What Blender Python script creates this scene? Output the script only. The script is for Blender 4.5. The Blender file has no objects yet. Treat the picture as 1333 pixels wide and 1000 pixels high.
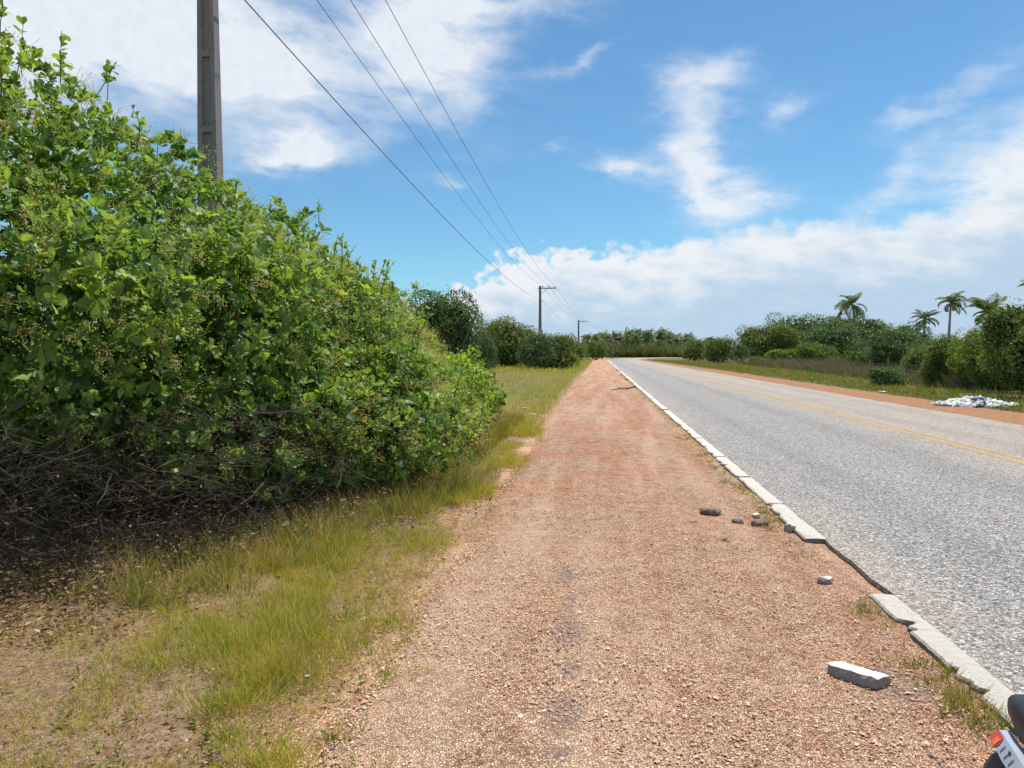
import bpy, math, random
import numpy as np
from mathutils import Vector, Matrix
R = math.radians
rng = np.random.default_rng(7)
random.seed(7)
C = bpy.context.scene.collection
S = bpy.context.scene

# ------------------------------------------------------------------ camera
H, F = 1.6, 963.0
YAW, PIT = math.atan(114 / 963.), math.atan(40 / 963.)
cam = bpy.data.cameras.new("camera")
camo = bpy.data.objects.new("camera", cam); C.objects.link(camo)
camo.location = (0, 0, H); camo.rotation_euler = (R(90) - PIT, 0, YAW)
cam.sensor_width = 36; cam.lens = F / 1333 * 36; cam.clip_start = .05; cam.clip_end = 6000
S.camera = camo
_cy, _sy, _cp, _sp = math.cos(YAW), math.sin(YAW), math.cos(PIT), math.sin(PIT)
def ray(px, py):
    a = (px - 666.5) / F; b = (500 - py) / F
    return Vector((a*_cy - b*_sy*_sp - _sy*_cp, a*_sy + b*_cy*_sp + _cy*_cp, b*_cp - _sp))
def G(px, py, z=0.0):                 # ground point seen at a photo pixel
    d = ray(px, py); t = (z - H) / d.z; return Vector((d.x*t, d.y*t, z))
def D(px, py, Y):                     # point at distance Y along the road
    d = ray(px, py); t = Y / d.y; return Vector((d.x*t, Y, H + d.z*t))

# ------------------------------------------------------------------ sun and sky
S.view_settings.view_transform = 'Standard'; S.view_settings.look = 'None'
S.view_settings.exposure = 0.25; S.view_settings.gamma = 1
SUN_AZ, SUN_EL = R(36), R(66)        # azimuth from +Y towards +X
sv = Vector((math.sin(SUN_AZ)*math.cos(SUN_EL), math.cos(SUN_AZ)*math.cos(SUN_EL), math.sin(SUN_EL)))
sl = bpy.data.lights.new("sun", 'SUN'); sl.energy = 4.6; sl.angle = R(.55); sl.color = (1, .955, .88)
so = bpy.data.objects.new("sun", sl); C.objects.link(so)
so.rotation_euler = sv.to_track_quat('Z', 'Y').to_euler(); so.location = (0, 0, 30)

class NT:
    def __init__(s, tree):
        s.t = tree; s.t.nodes.clear()
    def n(s, typ, **kw):
        nd = s.t.nodes.new(typ)
        for k, v in kw.items(): setattr(nd, k, v)
        return nd
    def put(s, sock, v):
        if v is None: return
        if isinstance(v, bpy.types.NodeSocket): s.t.links.new(v, sock)
        else:
            try: sock.default_value = v
            except Exception: sock.default_value = tuple(v) + (1,)
    def m(s, op, a, b=None, c=None, clamp=False):
        nd = s.n('ShaderNodeMath', operation=op, use_clamp=clamp)
        for i, v in enumerate((a, b, c)):
            if v is not None: s.put(nd.inputs[i], v)
        return nd.outputs[0]
    def add(s, a, b): return s.m('ADD', a, b)
    def sub(s, a, b): return s.m('SUBTRACT', a, b)
    def mul(s, a, b): return s.m('MULTIPLY', a, b)
    def step(s, v, lo, hi, a=0., b=1.):
        nd = s.n('ShaderNodeMapRange', interpolation_type='SMOOTHSTEP')
        for i, x in enumerate((v, lo, hi, a, b)): s.put(nd.inputs[i], x)
        return nd.outputs[0]
    def noise(s, vec, scale, detail=4, rough=.55, dist=0., out=0, dim='3D'):
        nd = s.n('ShaderNodeTexNoise', noise_dimensions=dim)
        if vec is not None: s.put(nd.inputs['Vector'], vec)
        nd.inputs['Scale'].default_value = scale; nd.inputs['Detail'].default_value = detail
        nd.inputs['Roughness'].default_value = rough; nd.inputs['Distortion'].default_value = dist
        return nd.outputs[out]
    def voro(s, vec, scale, feature='F1', out='Color', rand=1.):
        nd = s.n('ShaderNodeTexVoronoi', feature=feature)
        if vec is not None: s.put(nd.inputs['Vector'], vec)
        nd.inputs['Scale'].default_value = scale; nd.inputs['Randomness'].default_value = rand
        return nd.outputs[out]
    def mix(s, f, a, b, mode='MIX'):
        nd = s.n('ShaderNodeMix', data_type='RGBA', blend_type=mode)
        s.put(nd.inputs[0], f)
        for i, v in ((6, a), (7, b)):
            if isinstance(v, bpy.types.NodeSocket): s.t.links.new(v, nd.inputs[i])
            else: nd.inputs[i].default_value = (*v[:3], 1)
        return nd.outputs[2]
    def ramp(s, f, stops, interp='LINEAR'):
        nd = s.n('ShaderNodeValToRGB'); cr = nd.color_ramp; cr.interpolation = interp
        while len(cr.elements) < len(stops): cr.elements.new(.5)
        for e, (p, c) in zip(cr.elements, stops): e.position = p; e.color = (*c, 1)
        s.put(nd.inputs[0], f); return nd.outputs[0]
    def xyz(s, vec):
        nd = s.n('ShaderNodeSeparateXYZ'); s.put(nd.inputs[0], vec); return nd.outputs
    def comb(s, x, y, z):
        nd = s.n('ShaderNodeCombineXYZ')
        for i, v in enumerate((x, y, z)): s.put(nd.inputs[i], v)
        return nd.outputs[0]

W = bpy.data.worlds.new("World"); S.world = W; W.use_nodes = True
def build_world():
    q = NT(W.node_tree)
    sky = q.n('ShaderNodeTexSky', sky_type='NISHITA', sun_disc=False)
    sky.sun_elevation = SUN_EL; sky.sun_rotation = SUN_AZ; sky.altitude = 0
    sky.air_density = 1.0; sky.dust_density = .25; sky.ozone_density = 2.2
    tc = q.n('ShaderNodeTexCoord').outputs['Generated']
    x, y, z = q.xyz(tc)
    az = q.mul(q.m('ARCTAN2', x, y), 57.29578)          # degrees, 0 along the road
    el = q.mul(q.m('ARCSINE', z), 57.29578)
    uv = q.comb(q.mul(az, .05), q.mul(el, .09), 0.0)
    wv = q.n('ShaderNodeTexNoise'); q.put(wv.inputs['Vector'], uv)
    wv.inputs['Scale'].default_value = 3.2; wv.inputs['Detail'].default_value = 5; wv.inputs['Roughness'].default_value = .6
    wx, wy, wz = q.xyz(wv.outputs['Color'])
    u = q.add(az, q.mul(q.sub(wx, .5), 8.0)); v = q.add(el, q.mul(q.sub(wy, .5), 4.5))
    fine = q.noise(q.comb(q.add(q.mul(az, .036), q.mul(el, -.028)), q.add(q.mul(el, .105), q.mul(az, .02)), 0.0), 6.0, 8, .56)
    fine2 = q.noise(q.comb(q.mul(az, .05), q.mul(el, .05), 3.7), 20, 6, .6)
    def A(px, py):
        d = ray(px, py).normalized(); return math.degrees(math.atan2(d.x, d.y)), math.degrees(math.asin(d.z))
    def blob(px, py, rx, ry, amp, rot=0.):                # radii in photo pixels -> degrees
        cu, cv = A(px, py); rx /= 17.5; ry /= 17.5
        du = q.sub(u, cu); dv = q.sub(v, cv)
        c, s_ = math.cos(R(rot)), math.sin(R(rot))
        a = q.add(q.mul(du, c/rx), q.mul(dv, s_/rx)); b = q.add(q.mul(du, -s_/ry), q.mul(dv, c/ry))
        e = q.m('EXPONENT', q.mul(q.add(q.mul(a, a), q.mul(b, b)), -1.0))
        return q.mul(e, amp)
    bl = [(200, 5, 300, 95, .92, -8), (330, 105, 130, 40, .6, -12), (560, 55, 95, 75, .95, -20), (-150, 0, 250, 190, 1.0, 0),
          (385, 196, 55, 22, 1.1, 0), (925, 100, 55, 28, .62, 0), (905, 195, 45, 75, .95, 12), (940, 245, 55, 30, .5, 0),
          (1025, 140, 38, 25, .62, 20), (812, 224, 48, 17, .85, -8), (980, 270, 45, 25, .6, 0),
          (1160, 245, 75, 26, .55, 32), (1240, 130, 80, 12, .42, 28), (1180, 150, 40, 14, .3, 20),
          (715, 192, 32, 9, .55, 0), (760, 75, 60, 8, .45, 12), (600, 232, 40, 10, .5, 0), (690, 8, 110, 22, .55, 0),
          (1320, 240, 60, 60, .8, 20), (1500, 200, 140, 110, 1.0, 20)]
    tot = None
    for b in bl:
        s_ = blob(*b); tot = s_ if tot is None else q.add(tot, s_)
    tot = q.m('MINIMUM', tot, 1.15)
    # generic broken cloud outside the photographed part of the sky
    far = q.m('MAXIMUM', q.step(q.m('ABSOLUTE', q.add(az, 6)), 48, 80), q.step(el, 32, 50))
    gen = q.mul(q.step(q.noise(tc, 2.6, 7, .6), .5, .62), q.mul(far, .9))
    tot = q.m('MAXIMUM', tot, gen)
    dens = q.mul(tot, q.step(q.add(fine, q.mul(tot, .42)), .38, 1.0))
    a1 = q.m('MINIMUM', q.mul(dens, 1.02), .93)
    # cumulus bank above the horizon; its top edge as a curve over azimuth
    rg = q.n('ShaderNodeFloatCurve')
    cm = rg.mapping; cv = cm.curves[0]
    pts = [(-400, 300), (300, 470), (560, 395), (620, 362), (700, 330), (780, 325), (850, 322), (930, 300), (1040, 285), (1130, 280), (1200, 272), (1290, 232), (1400, 190), (1800, 160)]
    lo, hi = -70, 70
    pp = []
    for px, py in pts:
        a, e = A(px, py); pp.append(((a - lo) / (hi - lo), max(e, 0) / 30))
    cv.points[0].location = (0, .35); cv.points[1].location = (1, .45)
    for p_ in pp: cv.points.new(*p_)
    cm.update()
    q.put(rg.inputs['Value'], q.m('DIVIDE', q.sub(u, lo), hi - lo))
    top = q.mul(rg.outputs[0], 30)
    puff = q.mul(q.sub(q.noise(q.comb(q.mul(az, .12), q.mul(el, .16), 1.3), 5.0, 7, .55), .5), q.step(az, -6, 14, 6.0, 3.2))
    dep = q.add(q.sub(top, el), puff)                     # degrees below the edge
    bank = q.mul(q.step(dep, -.3, q.step(az, -8, 18, .7, 1.7)), q.step(fine2, .1, .5, .82, 1.))
    bank = q.mul(bank, q.step(el, -1, .5))
    bright = q.step(q.add(dep, q.mul(q.sub(fine, .5), 9.)), .2, 6.0, 1., 0.)
    bcol = q.mix(bright, (4.2, 5.5, 6.9), (7.3, 7.55, 7.85))
    ccol = q.mix(q.step(fine2, .3, .7), (6.7, 7.2, 7.9), (7.4, 7.7, 8.1))
    base = q.mix(1.0, sky.outputs[0], (.62, .94, 1.05), 'MULTIPLY')
    c1 = q.mix(a1, base, ccol)
    c2 = q.mix(bank, c1, bcol)
    bg = q.n('ShaderNodeBackground'); q.put(bg.inputs[0], c2); bg.inputs[1].default_value = .1
    o = q.n('ShaderNodeOutputWorld'); q.t.links.new(bg.outputs[0], o.inputs[0])
build_world()

# ------------------------------------------------------------------ helpers
def tag(o, label=None, cat=None, group=None, kind=None):
    if label: o['label'] = label
    if cat: o['category'] = cat
    if group: o['group'] = group
    if kind: o['kind'] = kind
    return o
def empty(name, loc=(0, 0, 0), rz=0.):
    o = bpy.data.objects.new(name, None); C.objects.link(o); o.location = loc; o.rotation_euler.z = rz
    o.empty_display_size = .2; return o
class MB:
    """collects polygons; faces of several sizes, one random value per face, one material"""
    def __init__(s): s.v = []; s.f = []; s.r = []; s.nv = 0
    def add(s, v, f, r=None):
        v = np.asarray(v, dtype=np.float32).reshape(-1, 3); f = np.asarray(f, dtype=np.int64)
        s.v.append(v); s.f.append(f + s.nv)
        s.r.append(np.zeros(len(f), np.float32) + (.5 if r is None else r)); s.nv += len(v)
    def build(s, name, mat, parent=None, smooth=False, link=True):
        v = np.concatenate(s.v); me = bpy.data.meshes.new(name)
        loops = np.concatenate([f.ravel() for f in s.f]); tot = np.concatenate([np.full(len(f), f.shape[1]) for f in s.f])
        start = np.concatenate([[0], np.cumsum(tot)[:-1]])
        me.vertices.add(len(v)); me.vertices.foreach_set('co', v.ravel())
        me.loops.add(len(loops)); me.loops.foreach_set('vertex_index', loops.astype(np.int32))
        me.polygons.add(len(tot)); me.polygons.foreach_set('loop_start', start.astype(np.int32))
        me.polygons.foreach_set('loop_total', tot.astype(np.int32))
        me.polygons.foreach_set('use_smooth', np.full(len(tot), smooth))
        a = me.attributes.new('rnd', 'FLOAT', 'FACE'); a.data.foreach_set('value', np.concatenate(s.r).astype(np.float32))
        me.update(calc_edges=True); me.validate()
        me.materials.append(mat)
        o = bpy.data.objects.new(name, me)
        if link: C.objects.link(o)
        if parent: o.parent = parent
        return o
    # shapes
    def box(s, c, d, rz=0., r=None, bev=0.):
        x, y, z = [k/2 for k in d]
        if bev:
            b = min(bev, x*.9, y*.9, z*.9); v = []
            for sx in (-1, 1):
                for sy in (-1, 1):
                    for sz in (-1, 1):
                        v += [(sx*(x-b), sy*(y-b), sz*z), (sx*(x-b), sy*y, sz*(z-b)), (sx*x, sy*(y-b), sz*(z-b))]
            hull(s, np.array(v), c, rz, r); return
        v = np.array([(i, j, k) for i in (-x, x) for j in (-y, y) for k in (-z, z)])
        f = [(0, 1, 3, 2), (4, 6, 7, 5), (0, 4, 5, 1), (2, 3, 7, 6), (0, 2, 6, 4), (1, 5, 7, 3)]
        ca, sa = math.cos(rz), math.sin(rz)
        v = np.stack([v[:, 0]*ca - v[:, 1]*sa, v[:, 0]*sa + v[:, 1]*ca, v[:, 2]], 1) + np.array(c)
        s.add(v, f, r)
    def tube(s, pts, rad, sides=6, r=None, caps=True):
        pts = np.asarray(pts, float); n = len(pts); rad = np.broadcast_to(np.asarray(rad, float), (n,))
        t = np.gradient(pts, axis=0); t /= np.linalg.norm(t, axis=1)[:, None] + 1e-9
        up = np.array([0, 0, 1.]) if abs(t[0, 2]) < .9 else np.array([1., 0, 0])
        a = np.cross(t, up); a /= np.linalg.norm(a, axis=1)[:, None] + 1e-9; b = np.cross(t, a)
        th = np.arange(sides)/sides*2*np.pi
        v = pts[:, None] + rad[:, None, None]*(a[:, None]*np.cos(th)[None, :, None] + b[:, None]*np.sin(th)[None, :, None])
        i = np.arange(n-1)[:, None]*sides; j = np.arange(sides)[None]; k = (j+1) % sides
        f = np.stack([i+j, i+k, i+sides+k, i+sides+j], -1).reshape(-1, 4)
        base = s.nv; s.add(v.reshape(-1, 3), f, r)
        if caps:
            for st, rev in ((0, 0), ((n-1)*sides, 1)):
                idx = np.arange(sides) + st + base
                s.f.append((idx[::-1] if not rev else idx)[None]); s.r.append(np.array([.5 if r is None else r], np.float32))
import bmesh
def hull(mb, v, c, rz=0., r=None):
    bm = bmesh.new()
    for p in v: bm.verts.new(p)
    bmesh.ops.convex_hull(bm, input=bm.verts)
    loose = [q for q in bm.verts if not q.link_faces]
    bmesh.ops.delete(bm, geom=loose, context='VERTS')
    bm.verts.index_update()
    vv = np.array([q.co[:] for q in bm.verts]); ff = np.array([[q.index for q in f.verts] for f in bm.faces]); bm.free()
    ca, sa = math.cos(rz), math.sin(rz)
    vv = np.stack([vv[:, 0]*ca - vv[:, 1]*sa, vv[:, 0]*sa + vv[:, 1]*ca, vv[:, 2]], 1) + np.array(c)
    mb.add(vv, ff, r)
def unit(a): return a / (np.linalg.norm(a, axis=-1, keepdims=True) + 1e-9)
def rdir(n, g=rng):
    return unit(g.normal(size=(n, 3)))
LEAF8 = (np.array([(0, 0, 0), (.34, .17, .03), (.34, -.17, .03), (.70, .31, .05), (.70, -.31, .05), (.95, .17, -.01), (.95, -.17, -.01), (.36, 0, -.02), (.72, 0, -.03), (1.0, 0, -.08)]),
         [np.array([(0, 7, 1), (0, 2, 7)]), np.array([(7, 8, 3, 1), (7, 2, 4, 8), (8, 9, 5, 3), (8, 4, 6, 9)])])
LEAF6 = (np.array([(0, 0, 0), (.45, .27, .04), (.45, -.27, .04), (1, 0, -.02), (.5, 0, -.02)]),
         [np.array([(0, 4, 1), (0, 2, 4), (4, 3, 1), (4, 2, 3)])])
LEAF4 = (np.array([(0, 0, 0), (.5, .3, .03), (1, 0, 0), (.5, -.3, .03)]), [np.array([(0, 1, 2, 3)])])
BLADE = (np.array([(0, .5, 0), (0, -.5, 0), (.4, .42, .0), (.4, -.42, .0), (.75, .28, -.07), (.75, -.28, -.07), (1., 0, -.18)]),
         [np.array([(0, 1, 3, 2), (2, 3, 5, 4)]), np.array([(4, 5, 6)])])
def leaves(mb, pos, d, up, L, Wd, tpl, rnd):
    """a flat folded leaf at every pos, along d, with its face towards up"""
    T, fs = tpl; n = len(pos); d = unit(d); side = unit(np.cross(up, d)); nn = np.cross(d, side)
    L = np.broadcast_to(L, (n,)); Wd = np.broadcast_to(Wd, (n,))
    v = pos[:, None] + (T[None, :, 0, None]*d[:, None] + T[None, :, 2, None]*nn[:, None])*L[:, None, None] + T[None, :, 1, None]*side[:, None]*Wd[:, None, None]
    off = (np.arange(n)*len(T))[:, None, None]; base = mb.nv
    mb.v.append(v.reshape(-1, 3).astype(np.float32)); mb.nv += n*len(T)
    for f in fs:
        mb.f.append((f[None] + off + base).reshape(-1, f.shape[1])); mb.r.append(np.repeat(rnd, len(f)).astype(np.float32))
def shell(blobs, n, g, depth=.3, keep=.86, zmin=.05):
    """points in the outer layer of a union of ellipsoids; blobs rows cx cy cz rx ry rz"""
    B = np.asarray(blobs, float); w = (B[:, 3]*B[:, 4] + B[:, 3]*B[:, 5] + B[:, 4]*B[:, 5]); w /= w.sum()
    k = g.choice(len(B), n, p=w); dd = rdir(n, g); rr = 1 - depth*g.random(n)**1.6
    p = B[k, :3] + B[k, 3:]*dd*rr[:, None]; nn = unit(dd / B[k, 3:])
    ok = p[:, 2] > zmin
    for j in range(len(B)):
        qv = np.linalg.norm((p - B[j, :3]) / B[j, 3:], axis=1); ok &= (qv > keep) | (k == j)
    return p[ok], nn[ok]
def lobes(blobs, m, rlo, rhi, g, flat=.8, out=.95):
    res = [list(b) for b in blobs]
    for b in blobs:
        b = np.array(b, float); mm = max(3, int(m * (b[3]*b[5]) ** .8))
        dd = rdir(mm, g); dd[:, 2] = np.abs(dd[:, 2])*.95 - .1; dd = unit(dd)
        for q in dd:
            r_ = g.uniform(rlo, rhi); c = b[:3] + b[3:]*q*out*g.uniform(.86, 1.04)
            res.append([*c, r_*g.uniform(.8, 1.25), r_*g.uniform(.8, 1.25), r_*flat])
    return res

# ------------------------------------------------------------------ materials
def mat(name, fn):
    m = bpy.data.materials.new(name); m.use_nodes = True; q = NT(m.node_tree); out = q.n('ShaderNodeOutputMaterial')
    q.put(out.inputs[0], fn(q)); return m
def pbsdf(q, col, rough=.7, spec=.4, normal=None, metal=0., coat=0.):
    b = q.n('ShaderNodeBsdfPrincipled'); q.put(b.inputs['Base Color'], col if isinstance(col, bpy.types.NodeSocket) else (*col, 1))
    q.put(b.inputs['Roughness'], rough); b.inputs['Specular IOR Level'].default_value = spec; b.inputs['Metallic'].default_value = metal
    b.inputs['Coat Weight'].default_value = coat
    if normal is not None: q.t.links.new(normal, b.inputs['Normal'])
    return b.outputs[0]
def bump(q, h, dist=.01, strength=1.):
    b = q.n('ShaderNodeBump'); q.put(b.inputs['Height'], h); b.inputs['Distance'].default_value = dist; b.inputs['Strength'].default_value = strength
    return b.outputs[0]
def wpos(q): return q.n('ShaderNodeNewGeometry').outputs['Position']
def leafmat(name, stops, trans=.35, rough=.42, spec=.4):
    def fn(q):
        a = q.n('ShaderNodeAttribute', attribute_name='rnd').outputs['Fac']
        c = q.ramp(a, stops)
        big = q.noise(wpos(q), 1.3, 3)
        c = q.mix(q.step(big, .35, .7, 0., .35), c, q.mix(1., c, (1.5, 1.25, .55), 'MULTIPLY'))
        p = pbsdf(q, c, rough, spec)
        t = q.n('ShaderNodeBsdfTranslucent'); q.put(t.inputs[0], q.mix(1., c, (1.7, 1.75, .55), 'MULTIPLY'))
        ms = q.n('ShaderNodeMixShader'); ms.inputs[0].default_value = trans
        q.t.links.new(p, ms.inputs[1]); q.t.links.new(t.outputs[0], ms.inputs[2]); return ms.outputs[0]
    return mat(name, fn)
def plain(name, col, rough=.7, spec=.4, var=.25, scale=20, bd=0., metal=0., coat=0.):
    def fn(q):
        p = wpos(q) if scale < 500 else None
        nz = q.noise(p, scale, 5)
        c = q.mix(q.step(nz, .3, .7), tuple(k*(1-var) for k in col), tuple(min(1, k*(1+var)) for k in col))
        return pbsdf(q, c, rough, spec, bump(q, nz, bd) if bd else None, metal, coat)
    return mat(name, fn)
M = {}
M['shrub'] = leafmat('cashew_leaf', [(0, (.05, .10, .04)), (.3, (.10, .19, .055)), (.55, (.185, .29, .08)), (.78, (.29, .40, .10)), (.92, (.34, .42, .10)), (.97, (.46, .45, .10)), (1, (.36, .24, .10))], .36, .5, .4)
M['shrub_bright'] = leafmat('bright_leaf', [(0, (.05, .11, .025)), (.4, (.15, .26, .04)), (.8, (.29, .42, .045)), (1, (.46, .52, .07))], .45, .45, .4)
M['tree'] = leafmat('tree_leaf', [(0, (.04, .08, .04)), (.5, (.085, .145, .058)), (.85, (.145, .21, .075)), (1, (.21, .27, .10))], .25, .55, .3)
M['tree_olive'] = leafmat('olive_leaf', [(0, (.05, .08, .03)), (.5, (.11, .155, .045)), (.85, (.20, .25, .065)), (1, (.30, .32, .11))], .3, .55, .3)
M['tree_lime'] = leafmat('lime_leaf', [(0, (.05, .09, .02)), (.5, (.13, .20, .035)), (1, (.27, .33, .06))], .35, .55, .3)
M['grey_brush'] = leafmat('brush', [(0, (.08, .072, .055)), (.45, (.17, .155, .115)), (.75, (.22, .20, .14)), (1, (.13, .17, .075))], .15, .8, .1)
M['palm'] = leafmat('palm_frond', [(0, (.06, .09, .04)), (.6, (.13, .18, .07)), (1, (.24, .26, .11))], .35, .45, .45)
M['palm_far'] = leafmat('palm_frond_far', [(0, (.07, .10, .055)), (.5, (.15, .20, .09)), (.8, (.24, .27, .12)), (1, (.34, .29, .18))], .2, .6, .3)  # distant fronds made paler, haze put into their colour
M['grass'] = leafmat('grass_blade', [(0, (.15, .20, .04)), (.35, (.30, .33, .06)), (.6, (.44, .42, .08)), (.8, (.50, .40, .14)), (1, (.38, .21, .12))], .3, .6, .2)
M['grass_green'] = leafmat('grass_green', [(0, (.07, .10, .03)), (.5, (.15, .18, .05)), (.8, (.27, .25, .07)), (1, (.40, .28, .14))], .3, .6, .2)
M['grass_road'] = leafmat('grass_roadside', [(0, (.07, .11, .035)), (.4, (.15, .185, .05)), (.7, (.26, .25, .07)), (1, (.36, .25, .10))], .25, .7, .15)
M['undergrowth'] = leafmat('far_undergrowth', [(0, (.05, .075, .035)), (.45, (.095, .14, .055)), (.75, (.17, .19, .09)), (1, (.30, .25, .17))], .15, .8, .15)
M['litter'] = leafmat('dry_leaf', [(0, (.06, .035, .022)), (.5, (.17, .095, .055)), (.85, (.29, .19, .12)), (1, (.42, .34, .27))], .08, .75, .2)
M['panicle'] = leafmat('flower', [(0, (.36, .24, .13)), (.3, (.52, .52, .22)), (.8, (.66, .68, .34)), (1, (.80, .74, .56))], .25, .7, .2)
M['twig'] = plain('twig_bark', (.065, .052, .043), .85, .2, .5, 14)
M['bark'] = plain('bark', (.17, .14, .115), .9, .2, .35, 9, .02)
M['palm_bark'] = plain('palm_bark', (.25, .22, .19), .9, .2, .25, 5)
def f_gravel(q, tint=1., dirt=False):
    P = wpos(q); x, y, z = q.xyz(P)
    va = q.voro(P, 85); a, b_, c_ = q.xyz(va)
    vd = q.voro(P, 85, 'DISTANCE_TO_EDGE', 'Distance')
    v2, _, _ = q.xyz(q.voro(P, 150))
    base = q.ramp(a, [(0, (.18, .10, .065)), (.12, (.44, .25, .155)), (.38, (.64, .39, .25)), (.62, (.74, .49, .325)), (.86, (.80, .62, .45)), (1, (.86, .76, .62))])
    base = q.mix(q.step(v2, .55, 1., 0, .45), base, (.70, .53, .38))
    big = q.noise(P, .8, 4); mid = q.noise(P, 3.2, 5, .6)
    red = q.mul(q.step(big, .38, .62), q.step(y, 3., 14., .25, .85))
    base = q.mix(red, base, q.mix(1., base, (1.03, .78, .72), 'MULTIPLY'))
    base = q.mix(q.step(mid, .52, .72, 0, .45), base, q.mix(1., base, (.72, .62, .58), 'MULTIPLY'))
    lumps = q.noise(P, 6, 7, .8); base = q.mix(q.step(lumps, .5, .62, 0, q.step(y, 4, 14, .55, .95)), base, q.mix(1., base, (.62, .58, .56), 'MULTIPLY')); base = q.mix(q.step(lumps, .5, .36, 0, .4), base, (.78, .62, .48))
    crack = q.step(vd, .0, .17, .22, 1.)
    base = q.mix(1., base, q.comb(crack, crack, crack), 'MULTIPLY')
    lng = q.noise(q.comb(q.mul(x, 2.2), q.mul(y, .13), 5.), 1.0, 5, .6); base = q.mix(q.step(lng, .5, .64, 0, .55), base, q.mix(1., base, (.84, .72, .66), 'MULTIPLY')); base = q.mix(q.step(lng, .5, .38, 0, .16), base, (.80, .64, .49))
    base = q.mix(1., base, (1.05, .975, .915), 'MULTIPLY')
    # old asphalt showing through, in a broken line
    st = None
    nn = q.mul(q.sub(q.noise(P, 12, 6, .8), .5), .62)
    for px, py, rx, ry in ((742, 825, .09, .24), (744, 872, .05, .13), (733, 935, .09, .20), (738, 752, .05, .26), (741, 790, .04, .2), (1185, 905, .16, .1), (1150, 880, .15, .08), (728, 985, .05, .06)):
        g = G(px, py)
        dx = q.mul(q.sub(x, g.x), 1/rx); dy = q.mul(q.sub(y, g.y), 1/ry)
        s_ = q.step(q.add(q.m('SQRT', q.add(q.mul(dx, dx), q.mul(dy, dy))), q.mul(nn, 5)), .55, 1.35, 1, 0)
        st = s_ if st is None else q.m('MAXIMUM', st, s_)
    base = q.mix(q.mul(st, .7), base, q.mix(a, (.13, .09, .08), (.42, .30, .25)))
    h = q.add(q.mul(q.m('MINIMUM', vd, .25), 3.), q.mul(v2, .25))
    return base, h
M['gravel'] = mat('gravel', lambda q: (lambda r: pbsdf(q, r[0], .88, .15, bump(q, r[1], .008, .9)))(f_gravel(q)))
def f_ground(q):
    P = wpos(q); x, y, z = q.xyz(P)
    n1 = q.noise(P, 1.6, 6, .62); n2 = q.noise(P, 11, 5, .65); n3 = q.noise(P, 60, 3, .6)
    soil = q.ramp(n2, [(.3, (.15, .09, .06)), (.5, (.27, .165, .11)), (.7, (.40, .265, .185))])
    g, h = f_gravel(q)
    far = q.step(y, 14, 30)
    grass = q.ramp(n2, [(.25, (.08, .09, .03)), (.5, (.18, .17, .06)), (.75, (.30, .24, .10))])
    gm = q.m('MAXIMUM', q.step(q.add(n1, q.mul(q.sub(n2, .5), .6)), .48, .62, 0, .35), q.mul(far, .85))
    soil = q.mix(q.step(q.noise(P, 28, 6, .75), .42, .62, 0, .75), soil, (.43, .30, .215)); soil = q.mix(q.step(q.noise(P, 19, 6, .8), .52, .64, 0, .7), soil, (.12, .08, .055))
    c = q.mix(gm, soil, grass)
    c = q.mix(q.step(n3, .35, .65, 0, .35), c, q.mix(1., c, (.45, .42, .4), 'MULTIPLY'))
    # gravel spilling over from both shoulders
    wob = q.mul(q.sub(n1, .5), 2.2)
    gl = q.step(q.add(x, wob), -1.75, -1.05)
    c = q.mix(q.mul(gl, q.step(x, 1.5, 2.5, 1, 0)), c, g)
    return pbsdf(q, c, .95, .1, bump(q, q.add(q.mul(n2, .6), q.mul(n3, .5)), .03, .8))
M['ground'] = mat('soil_and_grass', f_ground)
def f_red(q):
    P = wpos(q); n = q.noise(P, 7, 6, .7); n1 = q.noise(P, 1.2, 4)
    a, _, _ = q.xyz(q.voro(P, 30))
    c = q.ramp(n, [(.3, (.17, .075, .042)), (.5, (.34, .145, .075)), (.72, (.48, .26, .155))])
    c = q.mix(q.step(a, .6, 1, 0, .35), c, (.62, .42, .28))
    c = q.mix(q.step(n1, .5, .62, 0, .6), c, (.24, .21, .09)); c = q.mix(q.step(q.noise(P, 3, 5, .7), .5, .65, 0, .5), c, (.22, .12, .08))
    return pbsdf(q, c, .95, .1, bump(q, n, .03))
M['red_dirt'] = mat('red_dirt', f_red)
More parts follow.
